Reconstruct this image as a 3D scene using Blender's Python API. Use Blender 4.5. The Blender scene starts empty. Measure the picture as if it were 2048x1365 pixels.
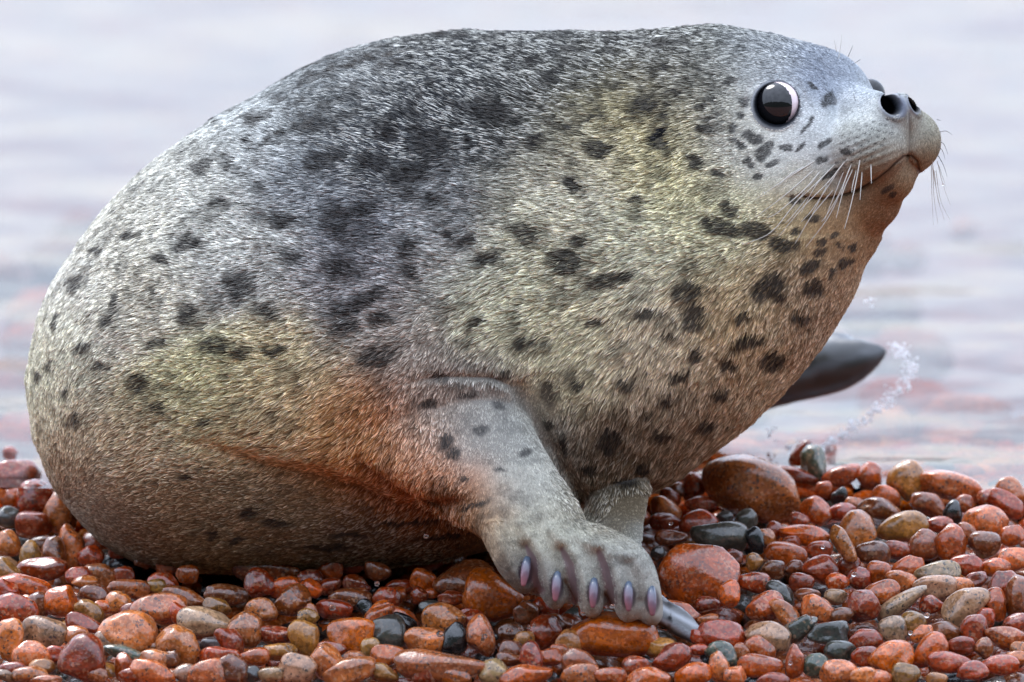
import bpy, bmesh, math, random
import numpy as np
from mathutils import Vector, Matrix
from mathutils.bvhtree import BVHTree
from mathutils.kdtree import KDTree

# ------------------------------------------------------------------ camera, sky, sun, exposure
scene = bpy.context.scene
COL = scene.collection
S = 2048 / 1.2                      # reference units per metre in the focal plane (frame is 1.2 m wide)
DIST = 10.0
PITCH = math.radians(8.0)
FWD = np.array([0.0, math.cos(PITCH), -math.sin(PITCH)])
UPV = np.array([0.0, math.sin(PITCH), math.cos(PITCH)])
RGT = np.array([1.0, 0.0, 0.0])
CAMP = -FWD * DIST

cam_d = bpy.data.cameras.new('camera')
cam = bpy.data.objects.new('camera', cam_d)
COL.objects.link(cam)
cam.location = CAMP
cam.rotation_euler = (math.radians(90) - PITCH, 0, 0)
cam_d.sensor_width = 36
cam_d.lens = 300
cam_d.clip_start = 0.5
cam_d.clip_end = 3000
cam_d.dof.use_dof = True
cam_d.dof.focus_distance = DIST - 0.11
cam_d.dof.aperture_fstop = 3.5
cam_d.dof.aperture_blades = 0
scene.camera = cam

world = bpy.data.worlds.new("World")
scene.world = world
world.use_nodes = True
wn = world.node_tree.nodes
wl = world.node_tree.links
for n in list(wn):
    wn.remove(n)
SUN_EL, SUN_AZ = math.radians(58), math.radians(-35)       # azimuth measured from +Y towards +X
sky = wn.new('ShaderNodeTexSky')
sky.sky_type = 'NISHITA'
sky.sun_disc = False
sky.sun_elevation = SUN_EL
sky.sun_rotation = SUN_AZ
sky.air_density = 1.0
sky.dust_density = 1.2
sky.ozone_density = 1.0
hs = wn.new('ShaderNodeHueSaturation')
hs.inputs['Saturation'].default_value = 0.75               # thin overcast veil
bg = wn.new('ShaderNodeBackground')
bg.inputs['Strength'].default_value = 0.125
wo = wn.new('ShaderNodeOutputWorld')
wl.new(sky.outputs[0], hs.inputs['Color'])
tcw = wn.new('ShaderNodeTexCoord')                          # cloud veil, brighter overhead than at the horizon
spw = wn.new('ShaderNodeSeparateXYZ'); wl.new(tcw.outputs['Generated'], spw.inputs[0])
mrw = wn.new('ShaderNodeMapRange'); wl.new(spw.outputs['Z'], mrw.inputs['Value'])
mrw.inputs['To Min'].default_value = 0.78; mrw.inputs['To Max'].default_value = 1.9
clw = wn.new('ShaderNodeTexNoise'); clw.inputs['Scale'].default_value = 3.5; clw.inputs['Detail'].default_value = 4.0
wl.new(tcw.outputs['Generated'], clw.inputs['Vector'])
mrc = wn.new('ShaderNodeMapRange'); wl.new(clw.outputs[0], mrc.inputs['Value'])
mrc.inputs['From Min'].default_value = 0.3; mrc.inputs['From Max'].default_value = 0.7
mrc.inputs['To Min'].default_value = 0.78; mrc.inputs['To Max'].default_value = 1.22
vmw = wn.new('ShaderNodeMath'); vmw.operation = 'MULTIPLY'; wl.new(mrw.outputs[0], vmw.inputs[0]); wl.new(mrc.outputs[0], vmw.inputs[1])
veil = wn.new('ShaderNodeVectorMath'); veil.operation = 'SCALE'; veil.inputs[0].default_value = (5.5, 6.15, 7.5)
wl.new(vmw.outputs[0], veil.inputs['Scale'])
mxw = wn.new('ShaderNodeMix'); mxw.data_type = 'RGBA'; mxw.inputs[0].default_value = 0.62
wl.new(hs.outputs[0], mxw.inputs[6]); wl.new(veil.outputs[0], mxw.inputs[7])
wl.new(mxw.outputs[2], bg.inputs['Color'])
wl.new(bg.outputs[0], wo.inputs['Surface'])

sun_d = bpy.data.lights.new('sun', 'SUN')
sun_d.energy = 1.0
sun_d.angle = math.radians(24)
sun_d.color = (1.0, 0.97, 0.94)
sun = bpy.data.objects.new('sun', sun_d)
COL.objects.link(sun)
sdir = Vector((math.sin(SUN_AZ) * math.cos(SUN_EL), math.cos(SUN_AZ) * math.cos(SUN_EL), math.sin(SUN_EL)))
sun.rotation_euler = sdir.to_track_quat('Z', 'Y').to_euler()
sun.location = sdir * 20

scene.view_settings.view_transform = 'Standard'
scene.view_settings.look = 'None'
scene.view_settings.gamma = 1.0
scene.view_settings.use_curve_mapping = False
scene.view_settings.exposure = 1.2
scene.cycles.max_bounces = 8
scene.cycles.transparent_max_bounces = 16
scene.cycles.caustics_reflective = False
scene.cycles.caustics_refractive = False

rng = np.random.default_rng(7)
random.seed(7)

# ------------------------------------------------------------------ helpers
def C(p):
    """(x, y, w): x right, y down, w away, all in frame units, to world metres (perspective kept)."""
    p = np.asarray(p, dtype=float).reshape(-1, 3)
    w = p[:, 2] / S
    k = (DIST + w) / DIST
    u = (p[:, 0] - 1024) / S * k
    v = (682.5 - p[:, 1]) / S * k
    return CAMP + (DIST + w)[:, None] * FWD + u[:, None] * RGT + v[:, None] * UPV

def Cinv(P):
    P = np.asarray(P, dtype=float).reshape(-1, 3) - CAMP
    d = P @ FWD
    k = DIST / d
    return np.stack([P @ RGT * k * S + 1024, 682.5 - P @ UPV * k * S, (d - DIST) * S], 1)

def lin(c):
    c = np.asarray(c, dtype=float) / 255.0
    return np.where(c <= 0.04045, c / 12.92, ((c + 0.055) / 1.055) ** 2.4)

def _hash(i, j, k, seed):
    i = i.astype(np.uint64); j = j.astype(np.uint64); k = k.astype(np.uint64)
    h = (i * np.uint64(374761393) + j * np.uint64(668265263) + k * np.uint64(2147483647) + np.uint64(seed * 974711 + 12345)) & np.uint64(0xFFFFFFFF)
    h = ((h ^ (h >> np.uint64(13))) * np.uint64(1274126177)) & np.uint64(0xFFFFFFFF)
    h = ((h ^ (h >> np.uint64(16))) * np.uint64(2246822519)) & np.uint64(0xFFFFFFFF)
    return ((h ^ (h >> np.uint64(15))) & np.uint64(0xFFFFFF)).astype(float) / 0xFFFFFF

def noise(P, scale, seed=0):
    """value noise in -1..1; P (n,3), scale = feature size"""
    q = np.asarray(P, dtype=float) / scale + 4096.0 + seed * 17.3
    f = np.floor(q)
    t = q - f
    t = t * t * (3 - 2 * t)
    f = f.astype(np.int64)
    r = 0
    for a in (0, 1):
        for b in (0, 1):
            for c in (0, 1):
                wgt = (t[:, 0] if a else 1 - t[:, 0]) * (t[:, 1] if b else 1 - t[:, 1]) * (t[:, 2] if c else 1 - t[:, 2])
                r = r + wgt * _hash(f[:, 0] + a, f[:, 1] + b, f[:, 2] + c, seed)
    return r * 2 - 1

def fbm(P, scale, seed=0, octs=3):
    s, a, t = 0, 1.0, 0
    for o in range(octs):
        s = s + a * noise(P, scale / 2 ** o, seed + o * 5)
        t += a
        a *= 0.5
    return s / t

def smoothstep(a, b, x):
    t = np.clip((x - a) / (b - a), 0, 1)
    return t * t * (3 - 2 * t)

def new_mesh(name, verts, faces, mat=None, smooth=True):
    me = bpy.data.meshes.new(name)
    me.from_pydata([tuple(v) for v in np.asarray(verts).tolist()], [], faces if isinstance(faces, list) else faces.tolist())
    me.update()
    if smooth:
        me.polygons.foreach_set('use_smooth', [True] * len(me.polygons))
    if mat:
        me.materials.append(mat)
    return me

def link(name, data, parent=None, **props):
    o = bpy.data.objects.new(name, data)
    COL.objects.link(o)
    if parent is not None:
        o.parent = parent
    for k, v in props.items():
        o[k] = v
    return o

def mat_new(name):
    m = bpy.data.materials.new(name)
    m.use_nodes = True
    nt = m.node_tree
    for n in list(nt.nodes):
        nt.nodes.remove(n)
    out = nt.nodes.new('ShaderNodeOutputMaterial')
    return m, nt, out

def N(nt, t, **kw):
    n = nt.nodes.new(t)
    for k, v in kw.items():
        if k.startswith('_'):
            setattr(n, k[1:], v)
        else:
            n.inputs[k.replace('__', ' ')].default_value = v
    return n

def simple_mat(name, color, rough=0.5, coat=0.0, spec=0.5, trans=0.0, ior=1.45, coat_rough=0.03):
    m, nt, out = mat_new(name)
    b = N(nt, 'ShaderNodeBsdfPrincipled')
    b.inputs['Base Color'].default_value = (*color, 1)
    b.inputs['Roughness'].default_value = rough
    b.inputs['Coat Weight'].default_value = coat
    b.inputs['Coat Roughness'].default_value = coat_rough
    b.inputs['Specular IOR Level'].default_value = spec
    b.inputs['Transmission Weight'].default_value = trans
    b.inputs['IOR'].default_value = ior
    nt.links.new(b.outputs[0], out.inputs['Surface'])
    return m

# ------------------------------------------------------------------ the shore
TG = math.tan(math.radians(16))
G0 = C([1024, 1300, -0.2 * S])[0]
YC = G0[1] + 0.47                    # crest of the pebble ridge
ZC = G0[2] + 0.47 * TG
WATER_Z = ZC - 0.012

def ground_h(x, y):
    x = np.asarray(x, float); y = np.asarray(y, float)
    yc = YC + 0.05 * np.sin(x * 3.1 + 0.6)
    a = G0[2] + (y - G0[1]) * TG
    b = (G0[2] + (yc - G0[1]) * TG) - (y - yc) * math.tan(math.radians(4.5))
    k = 0.02
    h = -k * np.log(np.exp(-a / k) + np.exp(-b / k))
    h = np.maximum(h, ZC - 0.9)
    h = np.where(y < G0[1] - 0.5, np.maximum(h, G0[2] - 0.5 * TG - 0.05 * 0), h)
    # hollow pressed by the seal's belly
    d = ((x + 0.27) / 0.42) ** 2 + ((y - (G0[1] + 0.33)) / 0.17) ** 2
    h = h - 0.045 * np.exp(-d)
    return h

def ray_ground(px, py):
    """world point where the sight line through (px, py) meets the ground"""
    p0, p1 = C([px, py, -0.45 * S])[0], C([px, py, 1.6 * S])[0]
    ts = np.linspace(0, 1, 500)
    P = p0 + ts[:, None] * (p1 - p0)
    below = P[:, 2] < ground_h(P[:, 0], P[:, 1])
    i = int(np.argmax(below)) if below.any() else len(ts) - 1
    return P[i]

def build_grid(name, xs, ys, zf, mat, **props):
    X, Y = np.meshgrid(xs, ys)
    Z = zf(X.ravel(), Y.ravel())
    V = np.stack([X.ravel(), Y.ravel(), Z], 1)
    nx, ny = len(xs), len(ys)
    idx = np.arange(nx * ny).reshape(ny, nx)
    F = np.stack([idx[:-1, :-1].ravel(), idx[:-1, 1:].ravel(), idx[1:, 1:].ravel(), idx[1:, :-1].ravel()], 1)
    return link(name, new_mesh(name, V, F, mat), **props)

# ground material: dark wet gravel, pinkish pebble tones beyond
gm, nt, out = mat_new('wet_gravel')
b = N(nt, 'ShaderNodeBsdfPrincipled', Roughness=0.6)
geo = N(nt, 'ShaderNodeNewGeometry')
vor = N(nt, 'ShaderNodeTexVoronoi', Scale=17.0)
vor.inputs['Randomness'].default_value = 1.0
wob = N(nt, 'ShaderNodeTexNoise', Scale=9.0)
cr = N(nt, 'ShaderNodeValToRGB')
el = cr.color_ramp.elements
el[0].position = 0.0; el[0].color = (*lin((150, 85, 70)), 1)
el[1].position = 1.0; el[1].color = (*lin((205, 160, 140)), 1)
for pos, c in ((0.25, (190, 120, 95)), (0.45, (120, 70, 55)), (0.6, (100, 110, 120)), (0.75, (205, 140, 115)), (0.88, (75, 85, 95))):
    e = el.new(pos); e.color = (*lin(c), 1)
nt.links.new(geo.outputs['Position'], vor.inputs['Vector'])
sepc = N(nt, 'ShaderNodeSeparateColor')
nt.links.new(vor.outputs['Color'], sepc.inputs[0])
nt.links.new(sepc.outputs[0], cr.inputs['Fac'])
mx = N(nt, 'ShaderNodeMix', _data_type='RGBA', _blend_type='MULTIPLY')
mx.inputs['Factor'].default_value = 0.7
dn = N(nt, 'ShaderNodeValToRGB')
dn.color_ramp.elements[0].position = 0.05; dn.color_ramp.elements[0].color = (1, 1, 1, 1)
dn.color_ramp.elements[1].position = 0.75; dn.color_ramp.elements[1].color = (0.06, 0.05, 0.05, 1)
nt.links.new(vor.outputs['Distance'], dn.inputs['Fac'])
nt.links.new(cr.outputs[0], mx.inputs[6]); nt.links.new(dn.outputs[0], mx.inputs[7])
nt.links.new(mx.outputs[2], b.inputs['Base Color'])
bp = N(nt, 'ShaderNodeBump', Strength=0.6, Distance=0.02)
nt.links.new(vor.outputs['Distance'], bp.inputs['Height']); bp.invert = True
nt.links.new(bp.outputs[0], b.inputs['Normal'])
nt.links.new(b.outputs[0], out.inputs['Surface'])
xs = np.concatenate([np.linspace(-60, -1.6, 14)[:-1], np.linspace(-1.6, 1.6, 60), np.linspace(1.6, 60, 14)[1:]])
ys = np.concatenate([np.linspace(-14, G0[1] - .55, 10)[:-1], np.linspace(G0[1] - .55, G0[1] + 2.5, 80), G0[1] + 2.5 + np.cumsum(np.linspace(.2, 14, 16))])
build_grid('shore_ground', xs, ys, lambda x, y: ground_h(x, y) - 0.065, gm, kind='structure')

# the wooded shore behind the camera, which the eye and the wet stones mirror
wb, nt, out = mat_new('dark_woods')
b = N(nt, 'ShaderNodeBsdfPrincipled', Roughness=0.9)
geo = N(nt, 'ShaderNodeNewGeometry')
nz = N(nt, 'ShaderNodeTexNoise', Scale=1.3, Detail=5.0); nt.links.new(geo.outputs['Position'], nz.inputs['Vector'])
cr = N(nt, 'ShaderNodeValToRGB')
cr.color_ramp.elements[0].color = (0.015, 0.022, 0.014, 1); cr.color_ramp.elements[1].color = (0.06, 0.075, 0.045, 1)
nt.links.new(nz.outputs[0], cr.inputs[0]); nt.links.new(cr.outputs[0], b.inputs['Base Color']); nt.links.new(b.outputs[0], out.inputs['Surface'])
def woods(x, y):
    P = np.stack([x, y, 0 * x], 1)
    t = smoothstep(-16, -24, y)
    return -2.2 + t * (13.5 + 2.0 * noise(P, 4.0, 2) + 1.2 * noise(P, 1.6, 4)) * (1 - .5 * smoothstep(30, 90, abs(x))) 
build_grid('wooded_hillside', np.linspace(-110, 110, 150), np.concatenate([np.linspace(-60, -24.5, 12), np.linspace(-24, -14.5, 30)]), woods, wb, kind='structure')

# water: thin clear sheet, fresnel reflection over the bed
wm, nt, out = mat_new('lake_water')
geo = N(nt, 'ShaderNodeNewGeometry')
mp = N(nt, 'ShaderNodeMapping')
mp.inputs['Scale'].default_value = (1.0, 0.8, 1.0)
nt.links.new(geo.outputs['Position'], mp.inputs['Vector'])
n1 = N(nt, 'ShaderNodeTexNoise', Scale=2.2, Detail=2.0)
n2 = N(nt, 'ShaderNodeTexNoise', Scale=9.0, Detail=2.0)
nt.links.new(mp.outputs[0], n1.inputs['Vector']); nt.links.new(mp.outputs[0], n2.inputs['Vector'])
b1 = N(nt, 'ShaderNodeBump', Strength=1.0, Distance=0.035)
b2 = N(nt, 'ShaderNodeBump', Strength=1.0, Distance=0.004)
nt.links.new(n1.outputs[0], b1.inputs['Height']); nt.links.new(n2.outputs[0], b2.inputs['Height'])
nt.links.new(b1.outputs[0], b2.inputs['Normal'])
fr = N(nt, 'ShaderNodeFresnel', IOR=1.33)
nt.links.new(b2.outputs[0], fr.inputs['Normal'])
gl = N(nt, 'ShaderNodeBsdfGlossy', Roughness=0.03)
nt.links.new(b2.outputs[0], gl.inputs['Normal'])
tr = N(nt, 'ShaderNodeBsdfTransparent')
tr.inputs['Color'].default_value = (0.86, 0.9, 0.95, 1)
ms = N(nt, 'ShaderNodeMixShader')
nt.links.new(fr.outputs[0], ms.inputs[0]); nt.links.new(tr.outputs[0], ms.inputs[1]); nt.links.new(gl.outputs[0], ms.inputs[2])
nt.links.new(ms.outputs[0], out.inputs['Surface'])
xs = np.concatenate([np.linspace(-300, -1.6, 14)[:-1], np.linspace(-1.6, 1.6, 90), np.linspace(1.6, 300, 14)[1:]])
ys = np.concatenate([np.linspace(G0[1] + .42, G0[1] + 8, 160), G0[1] + 8 + np.cumsum(np.linspace(1, 60, 24))])
def water_z(x, y):
    P = np.stack([x, y * 1.0, 0 * x], 1)
    z = WATER_Z + 0.005 * noise(P * [1.3, 1.1, 1], 0.3, 3) + 0.003 * noise(P * [1, 1.5, 1], 0.13, 8)
    near = (x > -3) & (x < 3) & (y < 10)
    return np.where(near, z, WATER_Z)
build_grid('lake_water', xs, ys, water_z, wm, kind='structure')

# ------------------------------------------------------------------ pebbles
PAL = {
    'o': ((198, 86, 14), 'orange'), 'r': ((164, 58, 12), 'rust-red'), 'p': ((208, 112, 50), 'salmon pink'),
    't': ((176, 118, 50), 'ochre tan'), 'g': ((78, 76, 70), 'dark grey'), 'k': ((20, 24, 28), 'glossy black'),
    'e': ((84, 94, 78), 'grey-green'), 'w': ((186, 146, 106), 'pale'), 'b': ((136, 66, 24), 'brown'),
    'y': ((206, 96, 6), 'bright ochre-orange'),
}
def stone_mat(name, color_socket):
    m, nt, out = mat_new(name)
    b = N(nt, 'ShaderNodeBsdfPrincipled', Roughness=0.38)
    b.inputs['Coat Weight'].default_value = 1.0
    b.inputs['Coat Roughness'].default_value = 0.02
    b.inputs['Coat IOR'].default_value = 1.65
    b.inputs['Specular IOR Level'].default_value = 0.2
    if name == 'bed_stone': b.inputs['Coat Weight'].default_value = 0.0; b.inputs['Specular IOR Level'].default_value = 0.0
    at = N(nt, 'ShaderNodeAttribute') if color_socket == 'attr' else N(nt, 'ShaderNodeObjectInfo')
    if color_socket == 'attr':
        at.attribute_name = 'pcol'
        csock = at.outputs['Color']; asock = at.outputs['Alpha']
    else:
        csock = at.outputs['Color']; asock = at.outputs['Alpha']
    geo = N(nt, 'ShaderNodeNewGeometry')
    # mineral grains
    v1 = N(nt, 'ShaderNodeTexVoronoi', Scale=330.0)
    nt.links.new(geo.outputs['Position'], v1.inputs['Vector'])
    sp = N(nt, 'ShaderNodeSeparateColor'); nt.links.new(v1.outputs['Color'], sp.inputs[0])
    r1 = N(nt, 'ShaderNodeMapRange'); r1.inputs['To Min'].default_value = 0.6; r1.inputs['To Max'].default_value = 1.3
    nt.links.new(sp.outputs[0], r1.inputs['Value'])
    mul = N(nt, 'ShaderNodeVectorMath', _operation='SCALE')
    nt.links.new(csock, mul.inputs[0]); nt.links.new(r1.outputs[0], mul.inputs['Scale'])
    # pale feldspar grains
    pale = N(nt, 'ShaderNodeMix', _data_type='RGBA'); pale.inputs[7].default_value = (*lin((205, 160, 125)), 1)
    g1 = N(nt, 'ShaderNodeMath', _operation='GREATER_THAN'); g1.inputs[1].default_value = 0.8
    nt.links.new(sp.outputs[1], g1.inputs[0])
    g2 = N(nt, 'ShaderNodeMath', _operation='MULTIPLY'); nt.links.new(g1.outputs[0], g2.inputs[0])
    nt.links.new(asock, g2.inputs[1])
    g3 = N(nt, 'ShaderNodeMath', _operation='MULTIPLY'); g3.inputs[1].default_value = 0.35
    nt.links.new(g2.outputs[0], g3.inputs[0])
    nt.links.new(g3.outputs[0], pale.inputs[0]); nt.links.new(mul.outputs[0], pale.inputs[6])
    # big tone drift
    n3 = N(nt, 'ShaderNodeTexNoise', Scale=38.0, Detail=3.0); nt.links.new(geo.outputs['Position'], n3.inputs['Vector'])
    r3 = N(nt, 'ShaderNodeMapRange'); r3.inputs['From Min'].default_value = 0.3; r3.inputs['From Max'].default_value = 0.7
    r3.inputs['To Min'].default_value = 0.65; r3.inputs['To Max'].default_value = 1.3
    nt.links.new(n3.outputs[0], r3.inputs['Value'])
    m2 = N(nt, 'ShaderNodeVectorMath', _operation='SCALE')
    nt.links.new(pale.outputs[2], m2.inputs[0]); nt.links.new(r3.outputs[0], m2.inputs['Scale'])
    # dark mica flecks
    v2 = N(nt, 'ShaderNodeTexVoronoi', Scale=230.0)
    off = N(nt, 'ShaderNodeTexNoise', Scale=420.0, Detail=1.0); nt.links.new(geo.outputs['Position'], off.inputs['Vector'])
    va = N(nt, 'ShaderNodeVectorMath', _operation='MULTIPLY_ADD'); va.inputs[1].default_value = (.006, .006, .006)
    nt.links.new(off.outputs['Color'], va.inputs[0]); nt.links.new(geo.outputs['Position'], va.inputs[2])
    nt.links.new(va.outputs[0], v2.inputs['Vector'])
    s2 = N(nt, 'ShaderNodeSeparateColor'); nt.links.new(v2.outputs['Color'], s2.inputs[0])
    t1 = N(nt, 'ShaderNodeMath', _operation='GREATER_THAN'); t1.inputs[1].default_value = 0.78
    nt.links.new(s2.outputs[0], t1.inputs[0])
    t2 = N(nt, 'ShaderNodeMath', _operation='LESS_THAN'); t2.inputs[1].default_value = 0.42
    nt.links.new(v2.outputs['Distance'], t2.inputs[0])
    t3 = N(nt, 'ShaderNodeMath', _operation='MULTIPLY'); nt.links.new(t1.outputs[0], t3.inputs[0]); nt.links.new(t2.outputs[0], t3.inputs[1])
    t4 = N(nt, 'ShaderNodeMath', _operation='MULTIPLY'); nt.links.new(t3.outputs[0], t4.inputs[0]); nt.links.new(asock, t4.inputs[1])
    t5 = N(nt, 'ShaderNodeMath', _operation='MULTIPLY'); t5.inputs[1].default_value = 0.85; nt.links.new(t4.outputs[0], t5.inputs[0])
    dk = N(nt, 'ShaderNodeMix', _data_type='RGBA'); dk.inputs[7].default_value = (0.03, 0.025, 0.025, 1)
    nt.links.new(t5.outputs[0], dk.inputs[0]); nt.links.new(m2.outputs[0], dk.inputs[6])
    nt.links.new(dk.outputs[2], b.inputs['Base Color'])
    # relief: pitted grain, in coat slightly smoother
    nb = N(nt, 'ShaderNodeTexNoise', Scale=130.0, Detail=4.0, Roughness=0.6); nt.links.new(geo.outputs['Position'], nb.inputs['Vector'])
    bu = N(nt, 'ShaderNodeBump', Strength=0.5, Distance=0.0016); nt.links.new(nb.outputs[0], bu.inputs['Height'])
    nt.links.new(bu.outputs[0], b.inputs['Normal'])
    bc = N(nt, 'ShaderNodeBump', Strength=0.6, Distance=0.0014); nt.links.new(nb.outputs[0], bc.inputs['Height'])
    nt.links.new(bc.outputs[0], b.inputs['Coat Normal'])
    nt.links.new(b.outputs[0], out.inputs['Surface'])
    return m
STONE = stone_mat('wet_granite', 'obj')
STONE_A = stone_mat('wet_granite_mass', 'attr')
STONE_B = stone_mat('bed_stone', 'attr')

def stone_shape(sub, seed, blocky=0.0):
    bm = bmesh.new()
    bmesh.ops.create_icosphere(bm, subdivisions=sub, radius=1.0)
    V = np.array([v.co[:] for v in bm.verts])
    F = np.array([[v.index for v in f.verts] for f in bm.faces])
    bm.free()
    r = np.random.default_rng(seed)
    # random rotation, superellipsoid rounding, a few soft facets, then low-frequency lumps
    q = 2.0 + r.uniform(0.05, 0.4) + blocky
    n = (np.abs(V) ** q).sum(1) ** (1 / q)
    P = V / n[:, None]
    for k in range(r.integers(4, 8)):
        d = r.normal(size=3); d /= np.linalg.norm(d)
        lim = r.uniform(0.76, 0.95)
        s = P @ d
        over = np.maximum(s - lim, 0)
        P = P - (over * 0.8)[:, None] * d
    P = P * (1 + 0.13 * noise(V, 1.0, seed)[:, None] + 0.05 * noise(V, 0.45, seed + 3)[:, None] + 0.012 * noise(V, 0.17, seed + 5)[:, None])
    P[:, 0] *= 1 + r.uniform(-.18, .18) * P[:, 1]
    P[:, 1] *= 1 + r.uniform(-.28, .28) * P[:, 0]
    P -= (P.max(0) + P.min(0)) / 2
    P /= (P.max(0) - P.min(0)) / 2
    return P, F
NSH = 26
HI = [stone_shape(4, 100 + i, 0.8 if i % 7 == 6 else 0) for i in range(NSH)]
LO = [stone_shape(2, 300 + i) for i in range(14)]
HI_ME = [new_mesh('pebble_shape', P, F, STONE) for P, F in HI]

RA = (1300, 840, 2.6); RB = (0, 800, 2.416); RC = (750, 700, 2.053); RD = (560, 1060, 4.096)
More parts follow.
